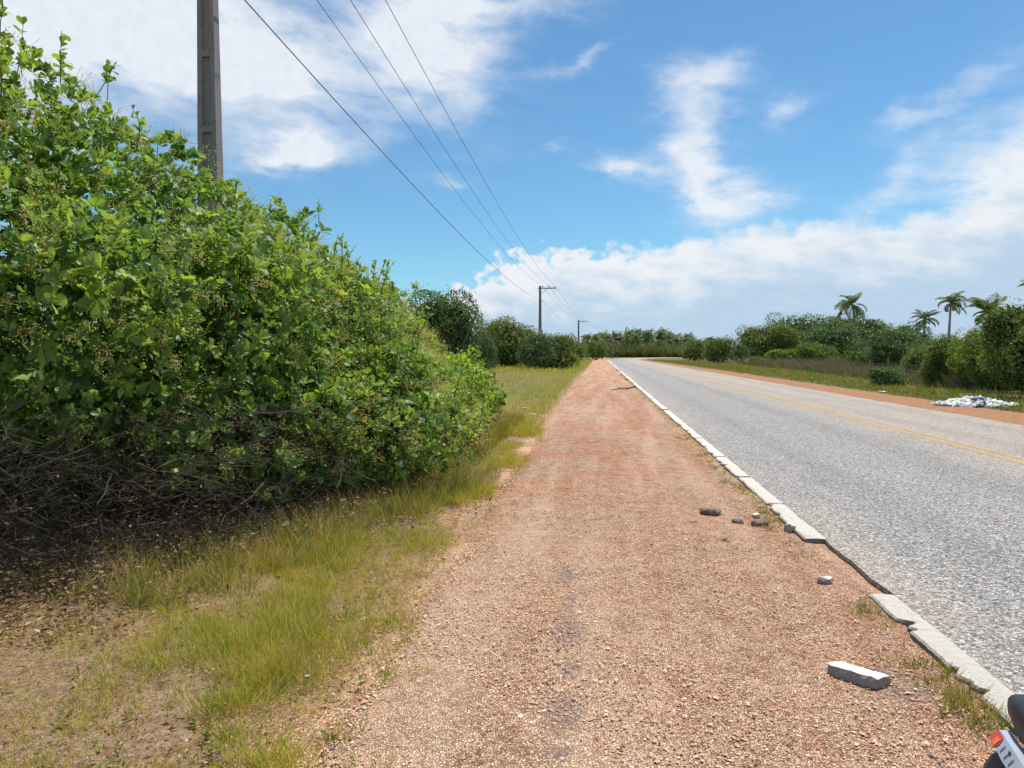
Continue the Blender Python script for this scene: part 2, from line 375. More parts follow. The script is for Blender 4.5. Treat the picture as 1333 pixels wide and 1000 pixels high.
def f_road(q):
    P = wpos(q); x, y, z = q.xyz(P)
    v = q.voro(P, 62); a, b_, c_ = q.xyz(v); vd = q.voro(P, 62, 'DISTANCE_TO_EDGE', 'Distance')
    c = q.ramp(a, [(0, (.10, .10, .105)), (.2, (.24, .24, .245)), (.5, (.41, .405, .405)), (.8, (.58, .57, .56)), (1, (.85, .83, .81))])
    c = q.mix(q.step(b_, .8, .95, 0, .5), c, (.44, .34, .26))
    k = q.step(vd, 0, .16, .30, 1.); c = q.mix(1., c, q.comb(k, k, k), 'MULTIPLY')
    big = q.noise(q.comb(q.mul(x, 1.), q.mul(y, .25), 0.), 1.1, 5, .6)
    # dust washed on to the middle and the far lane
    dust = q.mul(q.step(x, 4.6, 6.4), .48); dust = q.mul(dust, q.step(big, .3, .6, .5, 1.))
    edge = q.step(x, 2.6, 1.9, 0, .32)
    c = q.mix(q.m('MAXIMUM', dust, q.mul(edge, q.step(big, .4, .6))), c, q.mix(a, (.36, .28, .21), (.66, .56, .45)))
    c = q.mix(q.step(q.noise(P, .5, 4), .45, .7, 0, .25), c, q.mix(1., c, (.75, .76, .78), 'MULTIPLY')); c = q.mix(1., c, (1.0, .955, .90), 'MULTIPLY')
    for xc in (3.0, 4.75, 6.9, 8.4):                      # polished wheel paths
        tr = q.m('ABSOLUTE', q.sub(q.add(x, q.mul(q.sub(big, .5), .5)), xc)); c = q.mix(q.mul(q.step(tr, .45, .1), .28), c, q.mix(1., c, (.66, .66, .68), 'MULTIPLY'))
    n4 = q.noise(q.comb(q.mul(x, 2.), q.mul(y, .5), 2.), 1.6, 7, .7); c = q.mix(q.step(n4, .56, .68, 0, .35), c, q.mix(1., c, (.6, .6, .6), 'MULTIPLY'))
    oil = q.noise(P, 2.3, 2); c = q.mix(q.step(oil, .70, .76, 0, .4), c, (.12, .12, .12))
    return pbsdf(q, c, .8, .25, bump(q, q.m('MINIMUM', vd, .3), .02, .8))
M['road'] = mat('worn_asphalt', f_road)
def f_yellow(q):
    P = wpos(q); a, b_, c_ = q.xyz(q.voro(P, 60)); n = q.noise(P, 2.5, 5, .65)
    c = q.mix(a, (.46, .26, .06), (.70, .50, .20))
    p = pbsdf(q, c, .8, .2); t = q.n('ShaderNodeBsdfTransparent'); ms = q.n('ShaderNodeMixShader')
    k = q.m('MULTIPLY', q.step(q.add(b_, q.mul(n, .9)), .62, .88), .82)
    q.put(ms.inputs[0], k); q.t.links.new(t.outputs[0], ms.inputs[1]); q.t.links.new(p, ms.inputs[2]); return ms.outputs[0]
M['yellow'] = mat('worn_yellow_paint', f_yellow)
def f_white(q, fresh=False):
    P = wpos(q); n = q.noise(P, 14, 6, .7); n2 = q.noise(P, 90, 4, .7)
    nrm = q.n('ShaderNodeNewGeometry').outputs['Normal']; _, _, nz = q.xyz(nrm)
    paint = q.mul(q.step(nz, .45, .75), q.step(q.add(n, q.mul(n2, .35)), *((.12, .34) if not fresh else (-1, -.5)))) 
    conc = q.mix(n2, (.17, .155, .14), (.38, .35, .32))
    c = q.mix(paint, conc, q.mix(n2, (.68, .61, .52), (.84, .77, .67)) if not fresh else q.mix(n, (.60, .55, .48), (.86, .81, .73)))
    if fresh: return pbsdf(q, c, .85, .2, bump(q, q.add(n, n2), .006))
    c = q.mix(q.step(q.noise(P, 5, 6, .75), .55, .68, 0, .4), c, (.40, .33, .26)); c = q.mix(q.step(q.noise(P, 33, 5, .8), .60, .66, 0, .8), c, (.24, .21, .18))
    return pbsdf(q, c, .85, .2, bump(q, q.add(n, n2), .02))
M['kerb'] = mat('painted_concrete', f_white); M['kerb_fresh'] = mat('painted_fragment', lambda q: f_white(q, True))
M['chunk_dark'] = plain('old_asphalt', (.21, .175, .15), .9, .2, .45, 45, .02)
def f_conc(q):
    P = wpos(q); x, y, z = q.xyz(P); n = q.noise(P, 4, 6, .7); n2 = q.noise(q.comb(x, y, q.mul(z, .12)), 16, 5, .65); h, _, _ = q.xyz(q.voro(P, 55))
    c = q.mix(n2, (.14, .13, .125), (.32, .30, .29)); c = q.mix(q.step(n, .5, .7, 0, .45), c, (.18, .155, .14))
    c = q.mix(q.step(h, .9, .97, 0, .6), c, (.09, .08, .07))
    return pbsdf(q, c, .9, .15, bump(q, n2, .01))
M['concrete'] = mat('pole_concrete', f_conc)
M['wire'] = plain('wire_metal', (.07, .07, .075), .6, .4, .1, 3)
M['ceramic'] = plain('insulator', (.22, .20, .2), .3, .5, .1, 3)
M['post'] = plain('fence_post_wood', (.27, .235, .19), .9, .1, .35, 14)
M['plaster'] = plain('white_rubble', (.72, .72, .70), .7, .2, .3, 6)
M['blue'] = plain('blue_plastic', (.12, .32, .47), .6, .3, .3, 9)
M['black_gloss'] = plain('black_paint', (.020, .024, .032), .5, .35, .2, 12)
M['black_matt'] = plain('black_plastic', (.035, .034, .036), .6, .3, .3, 40)
M['rubber'] = plain('tyre_rubber', (.02, .02, .02), .8, .2, .2, 30)
M['silver'] = plain('silver_panel', (.32, .36, .42), .5, .5, .08, 20)
M['chrome'] = plain('steel', (.5, .5, .5), .25, .5, .1, 10, metal=1.)
M['red'] = plain('red_emblem', (.62, .05, .02), .35, .5, .15, 60)
M['redglass'] = plain('red_lens', (.35, .01, .01), .15, .6, .1, 30)
M['orange'] = plain('orange_emblem', (.75, .17, .04), .35, .5, .1, 60)

# ------------------------------------------------------------------ the setting: ground, path, road
CX = 5.5                                                # road centre line on the straight
def cl(s):
    """centre line point and heading at distance s: straight, then a bend to the right"""
    s0, Rr = 168., 330.
    if s <= s0: return np.array((CX, s)), 0.
    a = (s - s0) / Rr; return np.array((CX + Rr*(1-math.cos(a)), s0 + Rr*math.sin(a))), a
def at(s, off):
    p, a = cl(s); return p[0] + off*math.cos(a), p[1] - off*math.sin(a)
SS = np.concatenate([np.arange(-6, 12, .06), np.arange(12, 30, .25), np.arange(30, 160, 2), np.arange(160, 420, 5)])
def ribbon(name, m, o0, o1, z, ss=SS, j0=None, j1=None, skirt=0., smax=None):
    mb = MB(); v = []
    if smax: ss = ss[ss < smax]
    n = len(ss)
    for i, s in enumerate(ss):
        a, b = at(s, o0 + (j0[i] if j0 is not None else 0)), at(s, o1 + (j1[i] if j1 is not None else 0))
        if skirt: v.append((*a, z-skirt))
        v.append((*a, z)); v.append((*b, z))
        if skirt: v.append((*b, z-skirt))
    w = 4 if skirt else 2; f = []
    for i in range(n-1):
        for k in range(w-1):
            f.append((i*w+k, i*w+k+1, (i+1)*w+k+1, (i+1)*w+k))
    mb.add(v, np.array(f)); return tag(mb.build(name, m), kind='structure')
def walk(n, amp, g=rng, k=7):
    a = g.normal(size=n+k); a = np.convolve(a, np.ones(k)/k, 'valid')[:n]; b = g.normal(size=n+60); b = np.convolve(b, np.ones(60)/60, 'valid')[:n]
    return a*amp + b*amp*2.5
# ground: one sheet to the horizon, finer and slightly uneven close by
def ground():
    xs = np.concatenate([[-3000, -800, -200, -60, -25], np.arange(-14, 2.01, .2), [3, 6, 10], np.arange(11, 30, 1.), [50, 120, 400, 1200, 3000]])
    ys = np.concatenate([[-600, -100, -20, -5], np.arange(0, 20, .2), np.arange(20, 60, 2), [80, 120, 200, 400, 900, 2000, 4000]])
    X, Y = np.meshgrid(xs, ys); Z = np.zeros_like(X)
    w = np.clip((-1.25 - X)/1.0, 0, 1)*np.clip(1-(Y-18)/10, 0, 1)*(X > -14.1)
    Z += w*(.012*np.sin(X*2.1+Y*1.3) + .010*np.sin(X*.7-Y*2.3+1) + .006*np.sin(X*5+Y*4) + .022)
    n, m_ = X.shape; i = np.arange(n-1)[:, None]*m_ + np.arange(m_-1)[None]
    f = np.stack([i, i+1, i+m_+1, i+m_], -1).reshape(-1, 4)
    mb = MB(); mb.add(np.stack([X, Y, Z], -1).reshape(-1, 3), f)
    return tag(mb.build('ground', M['ground'], smooth=True), kind='structure')
ground()
ROADZ = .037
# gravel path with a soft uneven surface and ragged edge
def path():
    ss = SS[SS < 205]; n = len(ss); offs = np.array([-6.62, -6.4, -5.8, -5.2, -4.6, -4.2, -3.72])
    jl = walk(n, .11); v = []
    for i, s in enumerate(ss):
        for k, o in enumerate(offs):
            oo = o + (jl[i] - np.interp(s, [0, 6, 12, 25, 200], [-.1, .06, .0, 0.0, 0]) if k == 0 else 0)
            x, y = at(s, oo)
            zz = .004 + (0 if k == 0 else .012 + .008*math.sin(s*1.7+k*2.1) + .006*math.sin(s*4.1+k)) - (.0 if k < 6 else .008)
            v.append((x, y, zz))
    w = len(offs); i = np.arange(n-1)[:, None]*w + np.arange(w-1)[None]
    f = np.stack([i, i+1, i+w+1, i+w], -1).reshape(-1, 4)
    mb = MB(); mb.add(v, f); tag(mb.build('gravel_path', M['gravel'], smooth=True), kind='structure')
path()
n_ = len(SS)
RL = -3.60                                              # road's left edge from the centre line
ribbon('road', M['road'], RL, 3.62, ROADZ, j0=walk(n_, .02)*(SS < 12), j1=walk(n_, .07), skirt=.12)
ribbon('dirt_shoulder', M['red_dirt'], 3.3, 5.55, .02, j0=None, j1=walk(n_, .45), skirt=.05)
for k, o in enumerate((.42, .66)):
    tag(ribbon('road_marking', M['yellow'], o, o+.11, ROADZ+.004, j0=walk(n_, .008), j1=walk(n_, .008)))
# painted concrete kerb: cast sections, broken along the path side, one stretch gone
def kerb():
    mb = MB(); g = np.random.default_rng(3); GS = np.arange(-4, 252, .05); GW = walk(len(GS), .012, g, 5)
    def run(s0, s1, step):
        ss = np.arange(s0, s1, step); 
        if len(ss) < 2: return
        nn = len(ss); wl = np.interp(ss, GS, GW)
        chip = np.convolve(np.where(g.random(nn) < .05, g.uniform(.03, .07, nn), 0), (.5, 1, .5), 'same')
        v = []
        for i, s in enumerate(ss):
            o0, o1 = RL-.165+wl[i]+chip[i], RL+.012
            tp = ROADZ+.004 + .003*math.sin(s*5) + g.normal()*.0012
            if s0 < 9 and (i == 0 or i == nn-1): tp -= .004
            for (o, z) in ((o0-.008, -.03), (o0-.002, tp-.012), (o0+.008, tp), ((o0+o1)/2, tp+.004), (o1-.015, tp), (o1, ROADZ-.012), (o1, -.03)):
                v.append((*at(s, o), z))
        w = 7; f = []
        for i in range(nn-1):
            for k in range(w-1): f.append((i*w+k, i*w+k+1, (i+1)*w+k+1, (i+1)*w+k))
        base = mb.nv; mb.add(v, np.array(f))
        mb.f.append(np.array([[base+k for k in range(w)][::-1]])); mb.r.append(np.array([.5], np.float32))
        mb.f.append(np.array([[base+(nn-1)*w+k for k in range(w)]])); mb.r.append(np.array([.5], np.float32))
    cuts = [2.3, 2.95, 3.42, 3.86, 4.33, 4.97]
    cuts = [-3, .5, 1.6] + cuts
    for a, b in zip(cuts[:-1], cuts[1:]): run(a+.003, b-.001+.03, .03)
    cuts = [6.42, 7.9, 9.6, 11.4, 13.9, 17, 21, 26, 32, 40, 52, 70, 100, 140, 190, 250]
    for a, b in zip(cuts[:-1], cuts[1:]): run(a+.006, b-.004+.0, .05 if b < 18 else (.4 if b < 60 else 3))
    return tag(mb.build('kerb', M['kerb']), kind='structure')
kerb()

# pebbles lying on the path: one loose gravel layer
def pebbles():
    g = np.random.default_rng(11); n = 46000
    Yp = 2.3 + 6.5*g.random(n)**1.6; Xp = g.uniform(-1.75, 1.70, n)
    keepm = (Xp > -1.15) | (g.random(n) < .22); Xp, Yp = Xp[keepm], Yp[keepm]; n = len(Xp)
    sz = g.lognormal(math.log(.0040), .38, n).clip(.002, .0115)
    o = np.array([(1, 0, 0), (-1, 0, 0), (0, 1, 0), (0, -1, 0), (0, 0, 1), (0, 0, -1), (.7, .7, .3), (-.7, -.6, .4)], float)
    f = [(0, 6, 4), (6, 2, 4), (2, 1, 4), (1, 7, 4), (7, 3, 4), (3, 0, 4), (0, 2, 6), (1, 3, 7), (2, 0, 5), (1, 2, 5), (3, 1, 5), (0, 3, 5)]
    T = o[None] * (1 + g.normal(size=(n, 8, 3))*.12) * g.uniform([.8, .7, .45], [1.4, 1.2, .8], (n, 3))[:, None]
    a = g.random(n)*6.28; ca, sa = np.cos(a)[:, None], np.sin(a)[:, None]
    v = np.stack([T[..., 0]*ca - T[..., 1]*sa, T[..., 0]*sa + T[..., 1]*ca, T[..., 2]], -1)*sz[:, None, None]
    v += np.stack([Xp, Yp, np.where(Xp > -1.1, .018, .03) + sz*.3], -1)[:, None]
    mb = MB(); F_ = np.array(f); mb.add(v.reshape(-1, 3), (F_[None] + (np.arange(n)*8)[:, None, None]).reshape(-1, 3), np.repeat(g.random(n), len(f)))
    m = mat('pebble', lambda q: pbsdf(q, q.ramp(q.n('ShaderNodeAttribute', attribute_name='rnd').outputs['Fac'],
        [(0, (.17, .09, .06)), (.2, (.51, .275, .16)), (.65, (.73, .45, .275)), (.88, (.80, .58, .39)), (1, (.87, .73, .56))]), .85, .2))
    tag(mb.build('loose_gravel', m), 'loose pinkish tan gravel scattered on the roadside path', 'gravel', kind='stuff')
pebbles()

# ------------------------------------------------------------------ foliage builders
def rosettes(mb, p, n, g, per=9, L=.085, spread=(.5, 1.25), tpl=LEAF8, wr=1., hue=0.):
    """tufts of leaves at twig ends"""
    K = len(p); ax = unit(n*.8 + np.array([0, 0, .55]) + g.normal(size=(K, 3))*.38)
    t1 = unit(np.cross(ax, rdir(K, g))); t2 = np.cross(ax, t1); sc = g.uniform(.55, 1.0, K) + (g.random(K) < .25)*.75; ch = g.random(K)
    for j in range(per):
        m_ = g.random(K) < .86; k = np.where(m_)[0]
        th = g.random(len(k))*.7 + j*2.4; tilt = g.uniform(*spread, len(k))
        d = ax[k]*np.cos(tilt)[:, None] + (t1[k]*np.cos(th)[:, None] + t2[k]*np.sin(th)[:, None])*np.sin(tilt)[:, None]
        l = L*sc[k]*g.uniform(.7, 1.2, len(k))
        rnd = np.clip(ch[k]*.55 + g.random(len(k))*.40 + hue + (g.random(len(k)) < .02)*.3, 0, 1)
        leaves(mb, p[k] - ax[k]*(g.random(len(k))*.04)[:, None], d + g.normal(size=(len(k), 3))*.08, ax[k] + g.normal(size=(len(k), 3))*.25, l, l*wr*g.uniform(.8, 1.15, len(k)), tpl, rnd)
def skirt_ok(p, g, fn):
    return p[:, 2] > fn(p) + g.normal(size=len(p))*.08 + cave(p, .9)*.45
def cave(p, sc=1.):
    x, y, z = p[:, 0]*sc, p[:, 1]*sc, p[:, 2]*sc
    return (np.sin(5.1*x + 2.2*y + 1.3*np.sin(4.3*z)) + np.sin(4.7*y - 3.1*z + 1.7*np.sin(3.7*x)) + np.sin(6.1*z + 2.9*x - 1.1*np.sin(5.3*y + 1)))/3
def shrub(name, label, blobs, n, m, L, skirt, g, lob=(7, .3, .62), inner=5000, hue=0., pan=250, sprigs=40, base=None, extra=()):
    root = empty(name, (base[0], base[1], 0)); tag(root, label, 'shrub')
    off = np.array((base[0], base[1], 0.))
    LB = lobes(blobs, *lob, g)
    mb = MB(); p, nn = shell(LB, n, g, .28, .80); 
    facing = (nn @ np.array((.35, -.8, .45))) > -.45
    ok = skirt_ok(p, g, skirt) & (facing | (g.random(len(p)) < .75)) & ((cave(p) + g.normal(size=len(p))*.12 > -.12) | (nn[:, 2] > .45) | (p[:, 2] > 3.3)); p, nn = p[ok], nn[ok]
    rosettes(mb, p - off, nn, g, 9, L, hue=hue)
    sm = [[b[0], b[1], b[2], b[3]*.82, b[4]*.82, b[5]*.84] for b in blobs]
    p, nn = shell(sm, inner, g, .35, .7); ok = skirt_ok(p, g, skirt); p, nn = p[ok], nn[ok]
    rosettes(mb, p - off, nn, g, 7, L*1.35, tpl=LEAF6, hue=-.05)  # inner leaves a little darker, crown shade put into the colour
    if L > .07:
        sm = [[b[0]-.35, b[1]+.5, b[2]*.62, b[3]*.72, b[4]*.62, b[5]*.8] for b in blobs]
        p, nn = shell(sm, inner//3, g, .5, .5); rosettes(mb, p - off, nn, g, 5, L*1.5, tpl=LEAF6, hue=-.2)  # low filler at the back, leaf colour darkened to deepen the shade
    # shoots standing out of the outline
    st = MB(); p, nn = shell(LB, sprigs*6, g, .02, 1.0); ok = (nn[:, 2] > .1) & skirt_ok(p, g, skirt); p, nn = p[ok][:sprigs], nn[ok][:sprigs]
    for a, b in zip(p, nn):
        sprig(mb, st, a - off, unit(b*.6 + np.array([0, 0, .8]) + g.normal(size=3)*.2), g.uniform(.18, .42), g, L)
    for px, py, Y, ln in extra:
        a = np.array(D(px, py, Y)); sprig(mb, st, a - off, unit(np.array([g.normal()*.35, g.normal()*.3, 1.])), ln, g, L*1.25)
    f = mb.build('foliage', m, root)
    # flower panicles on thin stalks
    if pan:
        pm = MB(); p, nn = shell(LB, pan*3, g, .03, .95); ok = skirt_ok(p, g, skirt) & ((nn @ np.array((.3, -.8, .5))) > -.1); p, nn = p[ok][:pan], nn[ok][:pan]
        for a, b in zip(p - off, nn):
            d = unit(b + np.array([0, 0, .2]) + g.normal(size=3)*.4); tip = a + d*(g.uniform(.02, .13) if b[2] < .6 else .03)
            k = 34; q_ = tip + g.normal(size=(k, 3))*g.uniform(.03, .06) + d*g.normal(size=(k, 1))*.03
            leaves(pm, q_, rdir(k, g), rdir(k, g), g.uniform(.009, .021, k), g.uniform(.009, .018, k), LEAF4, np.clip(g.random(k)*.6 + g.random()*.4, 0, 1))
            s_ = q_[g.integers(0, k, 5)]
            for e in s_: pm.tube([a, (a+e)/2 + g.normal(size=3)*.01, e], .0016, 3, .1, False)
        pm.build('flowers', M['panicle'], root)
    # limbs and twigs inside
    B = np.array(blobs); tw = st
    p, nn = shell(LB, 260, g, .1, .8, .3)
    for a in p[:170] - off:
        b0 = np.array([a[0]*.45 + g.normal()*.3, a[1]*.55 + g.normal()*.4, 0.02]); mid = (a + b0)/2 + g.normal(size=3)*.12; mid[2] = abs(mid[2])
        t = np.linspace(0, 1, 8)[:, None]; pt = b0*(1-t)**2 + mid*2*t*(1-t) + a*t*t; r0 = g.uniform(.008, .03)
        pt[1:-1] += g.normal(size=(6, 3))*.03
        tw.tube(pt, np.linspace(r0, .003, 8), 5, None, False)
    tw.build('branches', M['twig'], root)
    return root
def sprig(mb, st, a, d, ln, g, L):
    t = np.linspace(0, 1, 5)[:, None]; bend = g.normal(size=3)*.12
    pt = a + d*ln*t + bend*ln*t*t; st.tube(pt, np.linspace(.006, .003, 5), 4, None, False)
    k = 12; tt = g.uniform(.35, 1, k)[:, None]; q_ = a + d*ln*tt + bend*ln*tt*tt
    dd = unit(rdir(k, g) + d*.5); l = L*g.uniform(.8, 1.25, k)
    leaves(mb, q_, dd, unit(rdir(k, g)*.6 + np.array([0, 0, 1.])), l, l, LEAF8, np.clip(.35 + g.random(k)*.5, 0, 1))

g1 = np.random.default_rng(21)
A_ = [(-3.45, 6.75, .85, .85, 1.1, .75), (-5.55, 6.5, 3.35, .75, .8, .85), (-4.75, 5.35, 2.05, 1.25, 1.0, 1.05), (-6.4, 4.9, 2.2, 1.4, 1.0, 1.3), (-6.6, 8.4, 1.5, 2.0, 2.0, 2.0), (-8.8, 7.2, 1.7, 1.8, 1.8, 2.2), (-5.6, 6.4, 1.85, 1.9, 1.8, 2.4), (-7.2, 6.0, 2.1, 2.0, 1.8, 3.0), (-5.2, 8.5, 1.75, 1.9, 1.9, 2.0), (-3.95, 7.35, 1.45, 1.35, 1.45, 1.6), (-4.3, 6.0, 1.5, 1.0, 1.1, 1.0)]
B_ = [(-2.45, 8.2, .6, .62, 1.0, .62), (-4.85, 10.8, 1.6, 1.6, 1.9, 1.85), (-6.6, 9.8, 1.6, 1.6, 2.2, 1.9), (-3.4, 9.1, 1.2, 1.2, 1.5, 1.55), (-2.75, 8.7, .8, .85, 1.3, .95), (-4.0, 12.6, 1.2, 1.3, 1.7, 1.3), (-2.85, 10.7, .75, .85, 1.4, .95)]
C_ = [(-2.8, 13.4, .70, .80, 1.6, .88), (-2.4, 12.2, .5, .55, 1.1, .60), (-3.1, 15.0, .6, .9, 1.2, .8)]
def skA(p): return np.interp(p[:, 1] + (p[:, 0]+3)*.25, [3.8, 4.8, 5.6, 6.4, 8.5], [1.12, .9, .5, .12, .0])
def skB(p): return np.interp(p[:, 1], [7.0, 8.0, 9.5], [.2, .02, -.1])
def skC(p): return np.full(len(p), .04)
shrub('broadleaf_shrub', 'tall broadleaf shrub at the left edge over a dark tangle of bare twigs', A_, 36000, M['shrub'], .072, skA, g1, lob=(7, .25, .72), base=(-5.3, 7.2), pan=3200, sprigs=90, inner=13000, extra=((125, 125, 7.5, .5), (140, 130, 7.6, .4), (20, 110, 6.4, .55), (185, 175, 8.2, .4), (60, 120, 6.6, .4)))
shrub('broadleaf_shrub', 'sloping broadleaf shrub with pale flower sprays, middle of the thicket beside the gravel path', B_, 26000, M['shrub'], .064, skB, g1, lob=(6, .22, .65), base=(-3.7, 10.4), pan=2600, sprigs=80, inner=9000, extra=((485, 375, 10.8, .55), (500, 380, 11.2, .6), (515, 390, 11.2, .4), (540, 400, 11.6, .5), (548, 398, 11.4, .45), (415, 290, 11, .3)), hue=.03)
shrub('low_shrub', 'low lime green shrub at the far end of the thicket, touching the path', C_, 8500, M['shrub_bright'], .066, skC, g1, lob=(9, .22, .42), base=(-2.75, 13.5), pan=120, sprigs=40, inner=2500, hue=.1)

# tangle of dead twigs and dry leaves under the tall shrub
def tangle():
    g = np.random.default_rng(5); mb = MB(); n = 2600
    for i in range(n):
        y = 4.1 + 3.0*g.random()**1.5; x = np.interp(y, [4.1, 4.8, 6, 8.4], [-3.7, -3.1, -2.5, -2.05]) - g.random()**1.3*3.2; z = g.random()**1.3*1.1 + .03
        th = g.random()*6.28; ln = g.uniform(.15, .7); d = np.array([math.cos(th), math.sin(th), g.normal()*.45])
        t = np.linspace(-.5, .5, 5)[:, None]; pt = np.array([x, y, z]) + d*ln*t + g.normal(size=3)*ln*.5*(t*t) + g.normal(size=(5, 3))*.015
        pt[:, 2] = np.maximum(pt[:, 2], .05); r0 = g.uniform(.0013, .0038) if g.random() < .93 else g.uniform(.004, .009)
        mb.tube(pt, np.linspace(r0, r0*.5, 5), 4, None, False)
    tag(mb.build('dead_twigs', M['twig']), 'tangle of dry grey twigs under the tall shrub', 'twigs', kind='stuff')
    mb = MB(); n = 9000; y = g.uniform(4.2, 8.6, n); x = np.interp(y, [4.2, 4.8, 6, 8.6], [-3.7, -3.15, -2.5, -1.6]) - g.random(n)**1.2*2.6; z = .06 + g.random(n)**1.5*.95
    cl_ = cave(np.stack([x, y, z], 1), 1.6); k = cl_ > .05; x, y, z = x[k], y[k], z[k]; n = len(x); l = g.uniform(.02, .05, n)
    leaves(mb, np.stack([x, y, z], 1), rdir(n, g), rdir(n, g), l, l*.8, LEAF6, g.random(n)*.75)
    n = 16000
    y = g.uniform(3.6, 8.8, n); edge = np.interp(y, [3.6, 4.5, 6, 8.8], [-2.9, -2.7, -2.0, -1.45]); x = edge - np.abs(g.normal(size=n))*1.8 + .25*g.normal(size=n)
    z = .045 + g.random(n)**2*.16*(x < edge - .3); l = g.uniform(.02, .06, n)
    leaves(mb, np.stack([x, y, z], 1), unit(np.stack([g.normal(size=n), g.normal(size=n), g.normal(size=n)*.25], 1)), unit(np.stack([g.normal(size=n)*.5, g.normal(size=n)*.5, np.ones(n)], 1)), l, l*.9, LEAF6, g.random(n))
    n = 26000; y = 2.2 + g.random(n)**1.2*6; x = -1.15 - g.random(n)*3.6; l = g.uniform(.006, .024, n)*(1 + (g.random(n) < .04)*1.2)
    leaves(mb, np.stack([x, y, .03 + .03*g.random(n)], 1), unit(np.stack([g.normal(size=n), g.normal(size=n), g.normal(size=n)*.3], 1)), unit(np.stack([g.normal(size=n)*.6, g.normal(size=n)*.6, np.ones(n)], 1)), l, l*g.uniform(.2, .9, n), LEAF4, g.random(n))
    tag(mb.build('leaf_litter', M['litter']), 'brown fallen leaves lying under the tall shrub', 'leaf litter', kind='stuff')
tangle()

# ------------------------------------------------------------------ grass
def tufts(mb, cx, cy, g, blades, rad, hgt, wid, z0=.03, lean=.5, dry=0., hue=None):
    n = len(cx); k = np.repeat(np.arange(n), blades); m_ = len(k)
    a = g.random(m_)*6.28; r_ = g.random(m_)**.7*rad[k]
    p = np.stack([cx[k] + np.cos(a)*r_, cy[k] + np.sin(a)*r_, np.full(m_, z0)], 1)
    d = unit(np.stack([np.cos(a)*lean*g.random(m_), np.sin(a)*lean*g.random(m_), np.ones(m_)], 1) + g.normal(size=(m_, 3))*.16)
    up = unit(np.stack([np.cos(a + g.normal(size=m_)), np.sin(a + g.normal(size=m_)), np.full(m_, .3)], 1))
    h = hgt[k]*g.uniform(.45, 1.15, m_); rnd = np.clip((hue[k] if hue is not None else .4) + g.normal(size=m_)*.2 + dry, 0, 1)
    leaves(mb, p, d, -up, h, np.full(m_, wid)*g.uniform(.7, 1.3, m_), BLADE, rnd)
